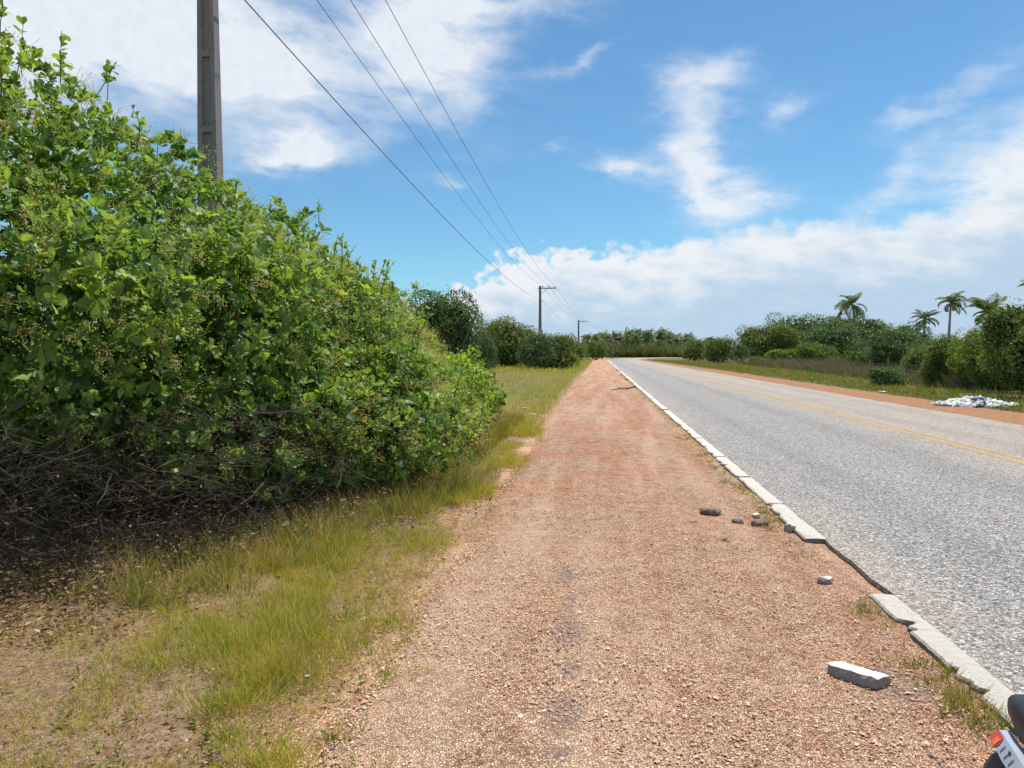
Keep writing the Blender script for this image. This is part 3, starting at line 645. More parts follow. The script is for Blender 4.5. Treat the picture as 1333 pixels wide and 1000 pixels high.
def grasses():
    g = np.random.default_rng(9)
    # verge strip between path and thicket
    mb = MB(); n = 11000
    y = 2.35 + g.random(n)**1.75*14; c = np.interp(y, [2.4, 3.5, 5, 6.5, 8, 12, 16], [-1.5, -1.75, -2.0, -1.85, -1.42, -1.45, -1.45])
    x = c + g.normal(size=n)*np.interp(y, [2.4, 5, 8, 16], [.30, .42, .24, .20])
    pn = np.sin(x*3.1 + y*1.7) + np.sin(x*1.3 - y*2.9 + 2) + np.sin(x*9 + y*7 + 2*np.sin(y*5))*1.0 + np.sin(x*17 - y*13)*.7
    k = (x < -.98 - .05*g.random(n)) & (pn + g.normal(size=n)*.5 > .75) & (x > -4); x, y, pn = x[k], y[k], pn[k]; n = len(x)
    tufts(mb, x, y, g, 11, g.uniform(.02, .08, n), np.clip(g.normal(.10, .055, n), .03, .28), .0026, lean=.9, hue=np.clip(.40 + .08*pn + g.normal(size=n)*.26, 0, 1))
    n = 1100; y = g.uniform(3.4, 6.2, n); x = np.interp(y, [3.4, 6.2], [-2.1, -1.9]) + g.normal(size=n)*.5; k = x < -1.2; x, y = x[k], y[k]; n = len(x)
    tufts(mb, x, y, g, 12, g.uniform(.02, .09, n), np.clip(g.normal(.08, .035, n), .03, .2), .0028, lean=1., hue=np.clip(g.normal(.45, .25, n), 0, 1))
    n = 700; y = 2.3 + 1.9*g.random(n); x = g.uniform(-2.45, -1.0, n) + g.normal(size=n)*.1; k = np.sin(x*7 + y*4) + np.sin(x*3 - y*8 + 1) + g.normal(size=n)*.8 > .35; x, y = x[k], y[k]; n = len(x)
    tufts(mb, x, y, g, 13, g.uniform(.015, .07, n), np.clip(g.normal(.075, .04, n), .025, .2), .0026, lean=1.1, hue=np.clip(g.normal(.5, .28, n), 0, 1))
    # sparse short dry stuff on the bare soil, left foreground
    n = 5200; x = g.uniform(-4.4, -1.1, n); y = g.uniform(2.3, 6.2, n)
    tufts(mb, x, y, g, 7, g.uniform(.04, .12, n), g.uniform(.025, .08, n), .0022, lean=2.4, hue=np.clip(g.normal(.82, .2, n), 0, 1))
    tag(mb.build('verge_grass', M['grass']), 'yellow green wispy grass along the left edge of the gravel path', 'grass', kind='stuff')
    # greener, taller grass in the shade under the skirt
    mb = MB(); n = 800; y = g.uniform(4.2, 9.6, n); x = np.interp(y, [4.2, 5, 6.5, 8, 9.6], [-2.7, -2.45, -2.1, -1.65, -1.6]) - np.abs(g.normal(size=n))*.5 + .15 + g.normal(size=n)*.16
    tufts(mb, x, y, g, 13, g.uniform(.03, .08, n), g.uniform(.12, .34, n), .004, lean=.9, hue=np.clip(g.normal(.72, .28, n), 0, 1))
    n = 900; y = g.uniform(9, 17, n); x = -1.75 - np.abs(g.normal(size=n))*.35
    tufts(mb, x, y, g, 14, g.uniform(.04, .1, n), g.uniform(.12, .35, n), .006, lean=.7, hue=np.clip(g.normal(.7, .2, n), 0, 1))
    n = 420; y = 2.5 + g.random(n)**1.4*7; x = np.interp(y, [2.5, 5, 8], [-1.7, -2.0, -1.5]) + g.normal(size=n)*.45; k = x < -1.05; n = k.sum()
    rosettes(mb, np.stack([x[k], y[k], .045 + .03*g.random(n)], 1), np.tile((0, 0, 1.), (n, 1)), g, 7, .028, (.9, 1.4), LEAF6, 1., .05)
    # little weeds along the broken kerb
    for px, py, k, hh in ((1130, 800, 26, .07), (1190, 865, 14, .06), (1225, 885, 14, .07), (1262, 925, 30, .13), (1275, 945, 20, .1), (1240, 905, 20, .06), (1160, 868, 10, .04), (1050, 728, 8, .05), (1000, 690, 12, .05),
                          (945, 630, 14, .05), (930, 612, 12, .05), (910, 595, 10, .05), (885, 572, 8, .05), (1040, 712, 6, .05), (1210, 935, 6, .03)):
        q_ = G(px, py); tufts(mb, q_.x + g.normal(size=k)*.06, q_.y + g.normal(size=k)*.10, g, 9, g.uniform(.01, .04, k), g.uniform(.5, 1.1, k)*hh, .0035, z0=.015, lean=1., hue=np.clip(g.normal(.65, .25, k), 0, 1))
    n = 700; y = 7 + g.random(n)**1.5*50; x = np.full(n, 1.66) + g.normal(size=n)*.06
    tufts(mb, x, y, g, 7, g.uniform(.02, .06, n), g.uniform(.02, .06, n), .006, z0=.01, lean=1., hue=np.clip(g.normal(.8, .2, n), 0, 1))
    tag(mb.build('green_grass', M['grass_green']), 'greener grass under the thicket skirt and weeds along the broken kerb', 'grass', kind='stuff')
    # open field beyond the thicket
    mb = MB(); n = 9000; y = 14 + g.random(n)**1.8*150; lim = -1.35 - .012*(y-14); x = lim - g.random(n)**1.4*np.interp(y, [14, 40, 160], [7, 14, 40]); x += g.normal(size=n)*.08
    tufts(mb, x, y, g, 6, g.uniform(.05, .2, n)*(1+y/60), g.uniform(.10, .28, n), .010 + 0, lean=.6, hue=np.clip(g.normal(.52, .2, n) + .12*np.sin(x*.5+y*.2), 0, 1), z0=0)
    n = 5000; y = 60 + g.random(n)*140; x = -1.6 - g.random(n)*45*(y/200)
    tufts(mb, x, y, g, 4, g.uniform(.2, .6, n), g.uniform(.2, .4, n), .05, lean=.6, hue=np.clip(g.normal(.5, .2, n), 0, 1), z0=0)
    tag(mb.build('field_grass', M['grass']), 'olive yellow grass field beyond the thicket on the left of the path', 'grass', kind='stuff')
    # right verge
    mb = MB(); n = 13000; y = 17 + g.random(n)**1.7*170; x = 11.15 + np.abs(g.normal(size=n))*np.interp(y, [17, 60, 190], [1.6, 4.5, 6]) + np.where(y > 168, (y-168)**2/660, 0)
    tufts(mb, x, y, g, 5, g.uniform(.05, .2, n)*(1+y/50), g.uniform(.07, .2, n), .012, lean=.7, hue=np.clip(g.normal(.38, .2, n), 0, 1), z0=0)
    n = 9000; y = 20 + g.random(n)*120; x = 12 + g.random(n)*16*(1+y/120)
    tufts(mb, x, y, g, 5, g.uniform(.1, .3, n), g.uniform(.15, .4, n), .02, lean=.6, hue=np.clip(g.normal(.5, .25, n), 0, 1), z0=0)
    tag(mb.build('roadside_grass', M['grass_road']), 'green and ochre grass between the red dirt shoulder and the fence on the right', 'grass', kind='stuff')
    # dead grey brush on the right, in front of the trees
    mb = MB()
    n = 4200; y = 34 + g.random(n)*75; x = np.interp(y, [34, 60, 110], [15.6, 17.4, 19.6]) + g.random(n)*np.interp(y, [34, 110], [3.5, 17])
    tufts(mb, x, y, g, 16, g.uniform(.15, .5, n), g.uniform(.35, 1.15, n)*(1 + (y > 60)*.35), .022, lean=1.3, hue=np.clip(g.normal(.55, .3, n), 0, 1), z0=0)
    tag(mb.build('dry_brush', M['grey_brush']), 'grey leafless brush in front of the trees on the right', 'brush', kind='stuff')
grasses()

# ------------------------------------------------------------------ trees
def crown_tree(rootname, label, loc, w, d, h, m, g, n=5200, L=.24, trunk=.18, low=.08, cat='tree', group=None, nb=7, lob=(5, .12, .26)):
    """a leafy crown of many lobes on a tapered trunk with limbs; unit-sized then scaled to w x d x h"""
    root = empty(rootname, loc); tag(root, label, cat, group)
    bl = [[0, 0, h*.55, w*.36, d*.36, h*.42], [0, -d*.12, h*.26, w*.42, d*.34, h*.25]]
    for i in range(nb):
        a = i/nb*6.28 + g.random(); rr = g.uniform(.5, .9)
        zz = h*g.uniform(low+.17, .72); rz = min(zz - h*low*.5, h*g.uniform(.2, .33)); bl.append([math.cos(a)*w*.32*rr, math.sin(a)*d*.32*rr, zz, w*g.uniform(.17, .27), d*g.uniform(.17, .27), rz])
    S_ = min(w, h)
    LB = [list(b) for b in bl]
    for b in bl:
        for q_ in rdir(lob[0]+6, g):
            if q_[2] < -.35: continue
            r_ = S_*g.uniform(lob[1]*.7, lob[2]*1.25)*.6; LB.append([b[0]+b[3]*q_[0]*.95, b[1]+b[4]*q_[1]*.95, b[2]+b[5]*q_[2]*.95, r_, r_, r_*.8])
    mb = MB(); p, nn = shell(LB, n, g, .3, .82, h*low); ok = cave(p, 2.2/S_) + g.normal(size=len(p))*.15 > (-.3 if 'domed' not in label else -.8); p, nn = p[ok], nn[ok]
    k = len(p); dd = unit(nn*.5 + g.normal(size=(k, 3))*.6); up = unit(nn + np.array([0, 0, .5]) + g.normal(size=(k, 3))*.35)
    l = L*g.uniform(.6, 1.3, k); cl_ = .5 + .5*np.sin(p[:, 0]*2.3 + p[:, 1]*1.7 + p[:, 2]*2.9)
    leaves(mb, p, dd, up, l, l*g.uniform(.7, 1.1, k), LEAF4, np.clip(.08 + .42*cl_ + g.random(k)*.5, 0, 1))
    # smaller leaves break the outline
    p, nn = shell(LB, n//2, g, .02, 1.0, h*low*1.5); p = p + nn*(g.random(len(p))**2*S_*.09)[:, None]; k = len(p)
    l = L*.55*g.uniform(.6, 1.3, k); leaves(mb, p, rdir(k, g), rdir(k, g), l, l*.9, LEAF4, np.clip(.3 + g.random(k)*.6, 0, 1))
    # inner fill
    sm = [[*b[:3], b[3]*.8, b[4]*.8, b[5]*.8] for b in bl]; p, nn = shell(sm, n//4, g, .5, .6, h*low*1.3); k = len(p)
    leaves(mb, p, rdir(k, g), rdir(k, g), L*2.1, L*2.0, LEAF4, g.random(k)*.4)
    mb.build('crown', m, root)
    tm = MB(); t = np.linspace(0, 1, 6)[:, None]
    for i in range(3 if h < 5 else 2):
        b0 = np.array([g.normal()*w*.05, g.normal()*d*.05, 0]); tip = np.array([g.normal()*w*.16, g.normal()*d*.16, h*.62])
        pt = b0 + (tip-b0)*t + g.normal(size=(6, 3))*w*.012; pt[0] = b0; tm.tube(pt, np.linspace(trunk, trunk*.35, 6), 8, None)
        for j in range(5):
            s_ = pt[2 + j % 3]; e = s_ + np.array([g.normal()*w*.2, g.normal()*d*.2, h*g.uniform(.12, .3)]); tm.tube([s_, (s_+e)/2 + g.normal(size=3)*w*.02, e], [trunk*.35, trunk*.2, trunk*.1], 6, None)
    tm.build('trunk', M['bark'], root)
    return root
def copy_tree(o, loc, rz, sc, label=None, group=None):
    c = o.copy(); C.objects.link(c); c.location = loc; c.rotation_euler = (0, 0, rz); c.scale = sc
    if label: c['label'] = label
    if group: c['group'] = group
    for ch in [k for k in bpy.data.objects if k.parent == o]:
        d = ch.copy(); C.objects.link(d); d.parent = c
    return c
gt = np.random.default_rng(31)
# (px of centre, py top, py base ground, px width, material, kind name, label)
TREES = [
 # right side, near to far
 (1352, 388, 522, 128, 'tree_olive', 'bushy_tree', 'tall olive green bushy tree cut by the right edge, beyond the white rubble heap'),
 (1300, 424, 512, 84, 'tree_olive', 'bushy_tree', 'olive tree with a ragged top behind the right end of the rubble heap'),
 (1235, 440, 505, 72, 'tree_olive', 'bushy_tree', 'rounded yellowish tree behind the fence post, just left of the rubble heap'),
 (1276, 425, 508, 70, 'tree_lime', 'bushy_tree', 'light green bushy tree directly above the white rubble heap'),
 (1168, 428, 488, 78, 'tree', 'bushy_tree', 'dark green round tree below the tall slender palm and left of it'),
 (1130, 452, 486, 50, 'tree_olive', 'bushy_tree', 'olive bushy tree in front of the leaning palm, behind the grey brush'),
 (1200, 450, 497, 60, 'tree_olive', 'bushy_tree', 'mid green bush right behind the low fence-side bush'),
 (1066, 448, 480, 60, 'tree_olive', 'bushy_tree', 'greyish green tree at the foot of the broad dark tree'),
 (1212, 436, 492, 56, 'tree', 'bushy_tree', 'dark bushy tree straight below the slender palm'),
 (1154, 478, 503, 46, 'tree', 'low_bush', 'low dark bush at the fence, in front of the grey brush'),
 (1092, 424, 478, 72, 'tree', 'bushy_tree', 'dark rounded tree with deep shadow at its foot, in front of the leaning palm'),
 (1128, 440, 480, 40, 'tree', 'bushy_tree', 'small dull green tree at the foot of the leaning palm'),
 (1055, 408, 471, 130, 'tree', 'bushy_tree', 'broad dark tree forming the top of the grove left of the leaning palm'),
 (1003, 421, 471, 90, 'tree_olive', 'bushy_tree', 'mid green domed tree at the left end of the right hand grove'),
 (1110, 412, 474, 90, 'tree', 'bushy_tree', 'dark tree crown behind the leaning palm'),
 (1180, 418, 480, 70, 'tree', 'bushy_tree', 'dark tree top showing between the leaning palm and the slender palm'),
 (1020, 455, 477, 64, 'tree_lime', 'low_bush', 'bright yellow green bush in front of the grove on the right'),
 (985, 464, 476, 30, 'tree_olive', 'low_bush', 'small grey green bush left of the yellow green bush'),
 (935, 439, 473, 46, 'tree_olive', 'bushy_tree', 'separate round bush right of the bend in the road'),
 (905, 441, 470, 40, 'tree_olive', 'bushy_tree', 'small dark bush where the road bends out of sight'),
 (960, 447, 472, 34, 'tree', 'bushy_tree', 'small bush between the round bush by the bend and the grove'),
 # left side
 (572, 378, 500, 108, 'tree', 'bushy_tree', 'dark domed tree rising behind the end of the thicket on the left'),
 (660, 414, 479, 90, 'tree_olive', 'bushy_tree', 'broad bushy tree in the grass field left of the first far pole'),
 (628, 425, 484, 50, 'tree', 'bushy_tree', 'dark bush between the domed tree and the broad bushy tree'),
 (722, 432, 481, 66, 'tree_olive', 'bushy_tree', 'lighter bushy tree at the foot of the first far pole'),
 (700, 429, 481.5, 58, 'tree', 'bushy_tree', 'small dark bush in front of the first far pole'),
 (742, 436, 473, 44, 'tree_olive', 'low_bush', 'small grey green bush beside the second far pole'),
 (776, 443, 468.8, 34, 'tree_olive', 'bushy_tree', 'yellowish bush at the far end of the path, between the two smallest poles'),
]
for (px, pt, pb, pw, mt, nm, lb) in TREES:
    b = G(px, pb); dist = b.y; w = pw*dist/F; h = (H - 0) + (460 - pt)/F*dist
    b.y += w*.35; b.x += w*.35*(px-780)/F                # base line in the photo is the near foot of the crown
    nL = float(np.clip(w*.042, .10, .42 if dist > 60 else .19))
    if dist < 60 and pw > 60: n_more = 1.9
    else: n_more = 1.
    n = int(np.clip(12000*(pw/60)**1.1, 4000, 34000)*n_more)
    crown_tree(nm, lb, b, w*1.08, w*.95, h, M[mt], gt, n=n, L=nL*.8, trunk=max(.06, h*.022), low=.03, cat='bush' if 'bush' in nm and 'tree' not in nm else 'tree')
# bare-stemmed filler behind the right edge: branch reaching in at the frame's right side
# ------------------------------------------------------------------ palms
def palm_mesh(g, h, nf=24, fl=2.6, droop=1., far=False, lean=.6, wind=0.):
    tm = MB(); t = np.linspace(0, 1, 9)[:, None]
    tip = np.array([lean, 0, h]); pt = np.concatenate([lean*t**1.8, 0*t, h*t], 1)
    tm.tube(pt, np.linspace(.17, .10, 9) if not far else np.linspace(.22, .15, 9), 8, None)
    cm = MB()
    for i in range(nf):
        a = i*2.399 + g.normal()*.2; el = g.uniform(-.35 if not far else -.8, 1.25) if i > 3 else 1.3
        hd = np.array([math.cos(a), math.sin(a), 0.]); hd = unit(hd + np.array([wind, 0, 0])); hd[2] = 0; dl = droop*g.uniform(.55, 1.5); l = fl*g.uniform(.62, 1.2)
        m_ = 9; s = np.linspace(0, 1, m_); ang = el - dl*1.5*s**1.3
        dx = np.cumsum(np.cos(ang))*l/m_; dz = np.cumsum(np.sin(ang))*l/m_
        sp = tip + hd*dx[:, None] + np.array([0, 0, 1.])*dz[:, None]; sp = np.concatenate([[tip], sp])
        cm.tube(sp, np.linspace(.03, .008, len(sp)), 4, .3, False)
        nl = 20 if far else 34; u_ = np.linspace(.16, .99, nl); P_ = np.stack([np.interp(u_, np.linspace(0, 1, len(sp)), sp[:, k]) for k in range(3)], 1)
        T_ = unit(np.gradient(P_, axis=0)); sd = unit(np.cross(T_, np.array([0, 0, 1.])))
        rv = g.random()*.6
        for sg in (-1, 1):
            dd = unit(sd*sg + T_*.75 + np.array([0, 0, -.55]) + g.normal(size=(nl, 3))*.12)
            ll = l*.30*np.sin(np.clip(u_*1.05, 0, 1)*np.pi*.92 + .12)*g.uniform(.85, 1.1, nl)
            leaves(cm, P_, dd, unit(np.cross(dd, T_)*sg), ll, np.full(nl, .065 if not far else .2)*1.6, LEAF4, np.clip(rv + g.random(nl)*.4, 0, 1))
    return tm, cm
def palm(label, loc, h, g, group=None, rz=0., m='palm', **kw):
    r = empty('coconut_palm', loc, rz); tag(r, label, 'palm tree', group); tm, cm = palm_mesh(g, h, **kw)
    tm.build('trunk', M['palm_bark'], r); cm.build('crown', M[m], r); return r
gp = np.random.default_rng(17)
def palm_at(px, ptop, Y, label, fl, **kw):
    p = D(px, ptop, Y); h = p.z - fl*.42; return palm(label, (p.x, p.y, 0), h, gp, fl=fl, **kw)
palm_at(1119, 386, 104, 'windblown coconut palm with fronds swept to one side, above the dark grove', 2.7, lean=-.9, wind=-.5, droop=1.0, nf=30)
palm_at(1236, 385, 82, 'slender coconut palm with a clear thin trunk against the sky', 1.85, lean=.15, droop=1.1, nf=24, wind=.3)
palm_at(1203, 407, 84, 'short palm half hidden in bushes left of the slender palm', 1.7, lean=.1, nf=20)
palm_at(1284, 394, 62, 'spreading palm right of the slender palm, behind yellowish bushes', 2.0, lean=.2, droop=.8, nf=26)
palm_at(1357, 352, 40, 'palm at the right edge of the photo with only frond tips in view', 1.4, lean=.2, droop=.9, nf=20)
# distant row of palms across the end of the road
protos = []
GL = 'coconut palm in the dense distant row across the end of the road'
row = []
for i in range(140):
    px = 752 + (i % 64)*2.95 + gp.normal()*2.2; px = px if px < 945 else 752 + gp.random()*150
    Y = gp.uniform(318, 385) if i % 3 else gp.uniform(300, 318)
    top = np.interp(px, [752, 780, 800, 830, 860, 885, 915, 945], [440, 431, 432, 427, 430, 433, 436, 442]) + abs(gp.normal())*5.0 + (0 if i % 3 else 8) + (12 if i > 63 else 0)
    row.append((px, top, Y))
for i, (px, top, Y) in enumerate(row):
    p = D(px, top, Y); fl = 3.5; rz = gp.random()*6.28
    if i < 6: 
        o = palm(GL, (p.x, p.y, 0), 8.0, gp, 'palms in the distant row', rz, 'palm_far', far=True, nf=30, fl=fl, lean=.5, droop=1.1)
        protos.append(o)
    else:
        o = copy_tree(protos[i % 6], (p.x, p.y, 0), rz, (1, 1, 1), GL, 'palms in the distant row')
    s_ = p.z/9.6; o.scale = (max(.8, s_), max(.8, s_), s_)
# dry undergrowth of young palms and dead fronds below the row
def understory():
    g = np.random.default_rng(77); mb = MB(); n = 9000; px = g.uniform(745, 935, n); Y = g.uniform(292, 330, n)
    x = (px-780)/F*Y*1.0; 
    tufts(mb, x, Y, g, 7, g.uniform(.5, 1.4, n), g.uniform(1.5, 7.5, n)*np.interp(px, [745, 800, 935], [.8, 1, .9]), .20, z0=0, lean=1.5, hue=np.clip(g.normal(.62, .35, n), 0, 1))
    tag(mb.build('undergrowth', M['undergrowth']), 'mass of young palms and dead fronds under the distant palm row', 'undergrowth', kind='stuff')
    mb = MB(); n = 2500; x = g.uniform(-160, 0, n)-12; y = g.uniform(190, 250, n)
    tufts(mb, x, y, g, 8, g.uniform(.8, 1.6, n), g.uniform(2., 5, n), .5, z0=0, lean=1., hue=np.clip(g.normal(.4, .3, n), 0, 1))
    n = 3200; x = g.uniform(45, 330, n); y = g.uniform(190, 280, n)
    tufts(mb, x, y, g, 8, g.uniform(.8, 1.6, n), g.uniform(2., 5, n), .5, z0=0, lean=1., hue=np.clip(g.normal(.4, .3, n), 0, 1))
    tag(mb.build('far_woodland', M['tree']), 'far belt of dark low woodland behind the nearer trees', 'woodland', kind='stuff')
understory()

# ------------------------------------------------------------------ power line
def pole(label, loc, h, w, arm, insul=True):
    r = empty('utility_pole', loc); tag(r, label, 'utility pole', 'concrete poles of the roadside power line')
    mb = MB(); n = 14; v = []
    for i in range(n):
        z = -.3 + (h+.3)*i/(n-1); a = w/2*(1.2 - .55*max(z, 0)/h); b = a*.62; c = a*.30; e = b*.55
        # double-T section: a web set back between two flanges, wide face to the road
        prof = [(-a, -b), (-c*1.6, -b), (-c*1.4, -e), (c*1.4, -e), (c*1.6, -b), (a, -b), (a, b), (c*1.6, b), (c*1.4, e), (-c*1.4, e), (-c*1.6, b), (-a, b)]
        v += [(x, y, z) for x, y in prof]
    k = 12; i_ = np.arange(n-1)[:, None]*k; j = np.arange(k)[None]; jj = (j+1) % k
    mb.add(v, np.stack([i_+j, i_+jj, i_+k+jj, i_+k+j], -1).reshape(-1, 4)); mb.f.append(np.array([np.arange(k) + (n-1)*k])); mb.r.append(np.array([.5], np.float32))
    for z in np.arange(1.6, h-.8, 1.15):                 # cast ties bridging the recess
        a = w/2*(1.2 - .55*z/h); mb.box((0, 0, z), (a*1.0, a*1.236, .10))
    mb.build('shaft', M['concrete'], r)
    ca = MB(); ca.box((arm/2-.12, -.16, h-.28), (arm+.24, .10, .11)); ca.tube([(.05, -.16, h-1.0), (arm*.45, -.16, h-.33)], .02, 5)
    ca.build('crossarm', M['concrete'], r)
    pts = []
    for xx in (.28, arm*.55, arm-.08):
        im = MB(); im.tube([(xx, -.16, h-.24), (xx, -.16, h-.12), (xx, -.16, h-.10), (xx, -.16, h+.02), (xx, -.16, h+.05)], [.03, .03, .075, .055, .02], 8)
        im.build('insulator', M['ceramic'], r); pts.append(Vector(loc) + Vector((xx, -.16, h+.03)))
    br = MB(); br.box((w*.34+.1, -.1, h-1.65), (.22, .07, .07)); br.build('bracket', M['wire'], r); pts.append(Vector(loc) + Vector((w*.34+.18, -.1, h-1.65)))
    return pts
b1 = D(272, 100, 11)
PO = [pole('thick grey concrete pole rising behind the tall shrub, its top out of the picture', (b1.x, 11, 0), 9.0, .34, 1.75),
      pole('tallest of the far poles, with a one sided crossarm and upright insulators', (G(703, 480).x*0 + D(703, 460, 82).x, 82, 0), 9.05, .36, 1.75),
      pole('second far pole, half as tall in view, beside the dip in the bushes', (D(753, 460, 165).x, 165, 0), 8.9, .46, 1.9),
      pole('smallest farthest pole in front of the distant palm row', (D(797.5, 460, 246).x, 246, 0), 9.0, .5, 2.1)]
NM = ['first', 'second', 'third']
for i in range(3):
    for k in range(4):
        a, b = PO[i][k], PO[i+1][k]; sag = (1.0, 1.0, .95, .75)[k] if i == 0 else .9
        if k == 3 and i == 0: sag = .9
        t = np.linspace(0, 1, 34)[:, None]; pt = np.array(a)*(1-t) + np.array(b)*t; pt[:, 2] -= (4*sag*t*(1-t)).ravel()
        mb = MB(); mb.tube(pt, (.011 if k == 3 else .0075) if i == 0 else .011, 5, None); o = mb.build('power_line', M['wire'])
        which = ['inner wire on the crossarm', 'middle wire on the crossarm', 'outer roadside wire on the crossarm', 'lowest wire, under the crossarm,'][k]
        span = ['from near pole to tallest far pole', 'from tallest to second far pole', 'from second far pole to farthest pole'][i]
        tag(o, f'{which} {span}', 'power line', 'overhead wires of the roadside power line')

# ------------------------------------------------------------------ fence on the right
def fence():
    r = empty('wire_fence', (15.5, 34, 0)); tag(r, 'weathered wooden post and wire fence in front of the trees on the right', 'fence')
    g = np.random.default_rng(4); P_ = []
    ys = [22, 25.5, 29, 32.5, 36.4, 39.8, 43.2, 46.5, 50, 53.8, 58, 62, 66.5, 71, 76, 81, 86, 92, 98]
    for y in ys:
        x = np.interp(y, [22, 36.4, 53.8, 98], [14.9, 16.2, 17.7, 20.5]); hh = g.uniform(1.05, 1.35); lx = g.normal()*.07
        mb = MB(); mb.tube([(x-15.5, y-34, 0), (x-15.5+lx*.5, y-34, hh*.5), (x-15.5+lx, y-34+g.normal()*.05, hh)], [.045, .04, .034], 7); mb.build('post', M['post'], r)
        P_.append((x-15.5+lx*.5, y-34))
    for z in (.35, .65, .95):
        mb = MB(); mb.tube([(a, b, z + g.normal()*.01) for a, b in P_], .006, 4); mb.build('wire', M['wire'], r)
fence()

# ------------------------------------------------------------------ white rubble heap
def rough_chunk(mb, c, d, g, rz=0., r=None, n=26, tilt=0.):
    v = rdir(n, g); v = np.sign(v)*np.abs(v)**.72; v = v/np.abs(v).max(axis=0)*np.array(d)/2*g.uniform(.74, 1.08, (n, 1))
    if tilt: ct, st_ = math.cos(tilt), math.sin(tilt); v = np.stack([v[:, 0]*ct - v[:, 2]*st_, v[:, 1], v[:, 0]*st_ + v[:, 2]*ct], 1)
    hull(mb, v, c, rz, r)
def heap():
    c = G(1268, 529); g = np.random.default_rng(8)
    r = empty('rubble_heap', (c.x, c.y, 0)); tag(r, 'low heap of white plaster rubble and scraps on the grass edge', 'rubble')
    mb = MB(); bl = MB()
    for i in range(420):
        a = g.random()*6.28; q_ = g.random()**.6; x = math.cos(a)*q_*1.15; y = math.sin(a)*q_*.75; z = .27*(1-q_)**.8*g.uniform(.4, 1.1) + .05*g.random()
        s_ = g.uniform(.05, .20)
        rough_chunk(bl if (g.random() < .10 and abs(x-.1) < .5) else mb, (x, y, z), (s_*1.4, s_, s_*.5), g, g.random()*6.28, None, 12, g.normal()*.4)
    mb.build('rubble', M['plaster'], r); bl.build('blue_scraps', M['blue'], r)
heap()

# ------------------------------------------------------------------ loose chunks by the kerb
gc = np.random.default_rng(12)
def chunk(name, px, py, size, rz, m, label, cat, z=None, tilt=0., n=34):
    c = G(px, py); mb = MB(); rough_chunk(mb, (0, 0, 0), size, gc, 0, None, n, tilt)
    o = mb.build(name, m); o.location = (c.x, c.y, size[2]*.42 + .012 if z is None else z); o.rotation_euler.z = rz; return tag(o, label, cat)
def kerb_piece():
    c = G(1114, 889); g = gc; mb = MB(); L_, w, h = .255, .11, .055; nn = 12; v = []
    for i in range(nn):
        t = i/(nn-1); x = (t-.5)*L_; e = 1 - .55*max(0, .16-t)/.16 - .12*max(0, t-.93)/.07
        for (yy, zz) in ((-.5, .0), (-.5, .6), (-.44, .93), (0, 1.0), (.44, .95), (.5, .6), (.5, .0)):
            v.append((x + g.normal()*.002 + (yy*.03 if i > nn-3 else 0), yy*w*e*(1 + g.normal()*.035), zz*h*(.75+.25*e)*(1 + g.normal()*.04)))
    w_ = 7; f = [(i*w_+k, i*w_+(k+1) % w_, (i+1)*w_+(k+1) % w_, (i+1)*w_+k) for i in range(nn-1) for k in range(w_)]
    mb.add(v, np.array(f)); mb.f.append(np.array([list(range(w_))[::-1], [(nn-1)*w_+k for k in range(w_)]])); mb.r.append(np.array([.5, .5], np.float32))
    o = mb.build('kerb_fragment', M['kerb_fresh']); o.location = (c.x, c.y, .016); o.rotation_euler = (R(-4), 0, R(-38)); tag(o, 'long white painted piece of broken kerb lying on the gravel', 'kerb fragment')
kerb_piece()
chunk('kerb_fragment', 1072, 763, (.135, .075, .065), .05, M['kerb_fresh'], 'small white topped block with a dark front, opposite the missing stretch of kerb', 'kerb fragment')
chunk('kerb_fragment', 1029, 694, (.12, .09, .09), .6, M['kerb_fresh'], 'broken pale lump leaning against the kerb just before its gap', 'kerb fragment')
chunk('asphalt_lump', 925, 672, (.22, .14, .08), -.1, M['chunk_dark'], 'largest dark lump of old asphalt, leftmost of the row on the path', 'asphalt lump')
chunk('asphalt_lump', 960, 683, (.12, .09, .05), -.5, M['chunk_dark'], 'smaller dark lump in the middle of the row on the path', 'asphalt lump')
chunk('asphalt_lump', 988, 686, (.19, .11, .06), .1, M['chunk_dark'], 'dark flat lump nearest the kerb with a white stone on its back edge', 'asphalt lump')
chunk('white_stone', 984, 677, (.085, .07, .06), .3, M['kerb_fresh'], 'small white stone sitting behind the dark lump near the kerb', 'stone')
chunk('asphalt_lump', 903, 684, (.06, .05, .03), .3, M['chunk_dark'], 'tiny dark bit just below the largest asphalt lump', 'asphalt lump')
chunk('asphalt_lump', 944, 706, (.06, .04, .03), .9, M['chunk_dark'], 'tiny dark bit on the path below the row of lumps', 'asphalt lump')
chunk('white_stone', 683, 534, (.18, .13, .08), .3, M['kerb'], 'pale stone in the yellow grass at the left edge of the path', 'stone')
chunk('white_stone', 694, 541, (.24, .12, .05), -.2, M['kerb'], 'flatter pale stone right of the other one at the grass edge', 'stone')
chunk('white_sheet', 1150, 511.5, (.34, .3, .07), .2, M['plaster'], 'small white scrap lying in the grass between the road and the fence', 'scrap')
chunk('white_stone', 400, 902, (.035, .025, .02), .2, M['kerb'], 'tiny white pebble in the grass near the bottom of the picture', 'stone', z=.075)
for px, py, s_, lb in ((808, 489, .3, 'dark crumbled lump at the kerb edge far up the path'), (815, 495, .25, 'second dark crumbled lump at the kerb, slightly nearer'), (803, 483, .3, 'dark crumbled lump at the kerb, farthest up the path'),
                       (838, 520, .12, 'small dark lump beside the kerb between branch and camera')):
    chunk('asphalt_lump', px, py, (s_, s_*.6, s_*.25), .4, M['chunk_dark'], lb, 'asphalt lump')
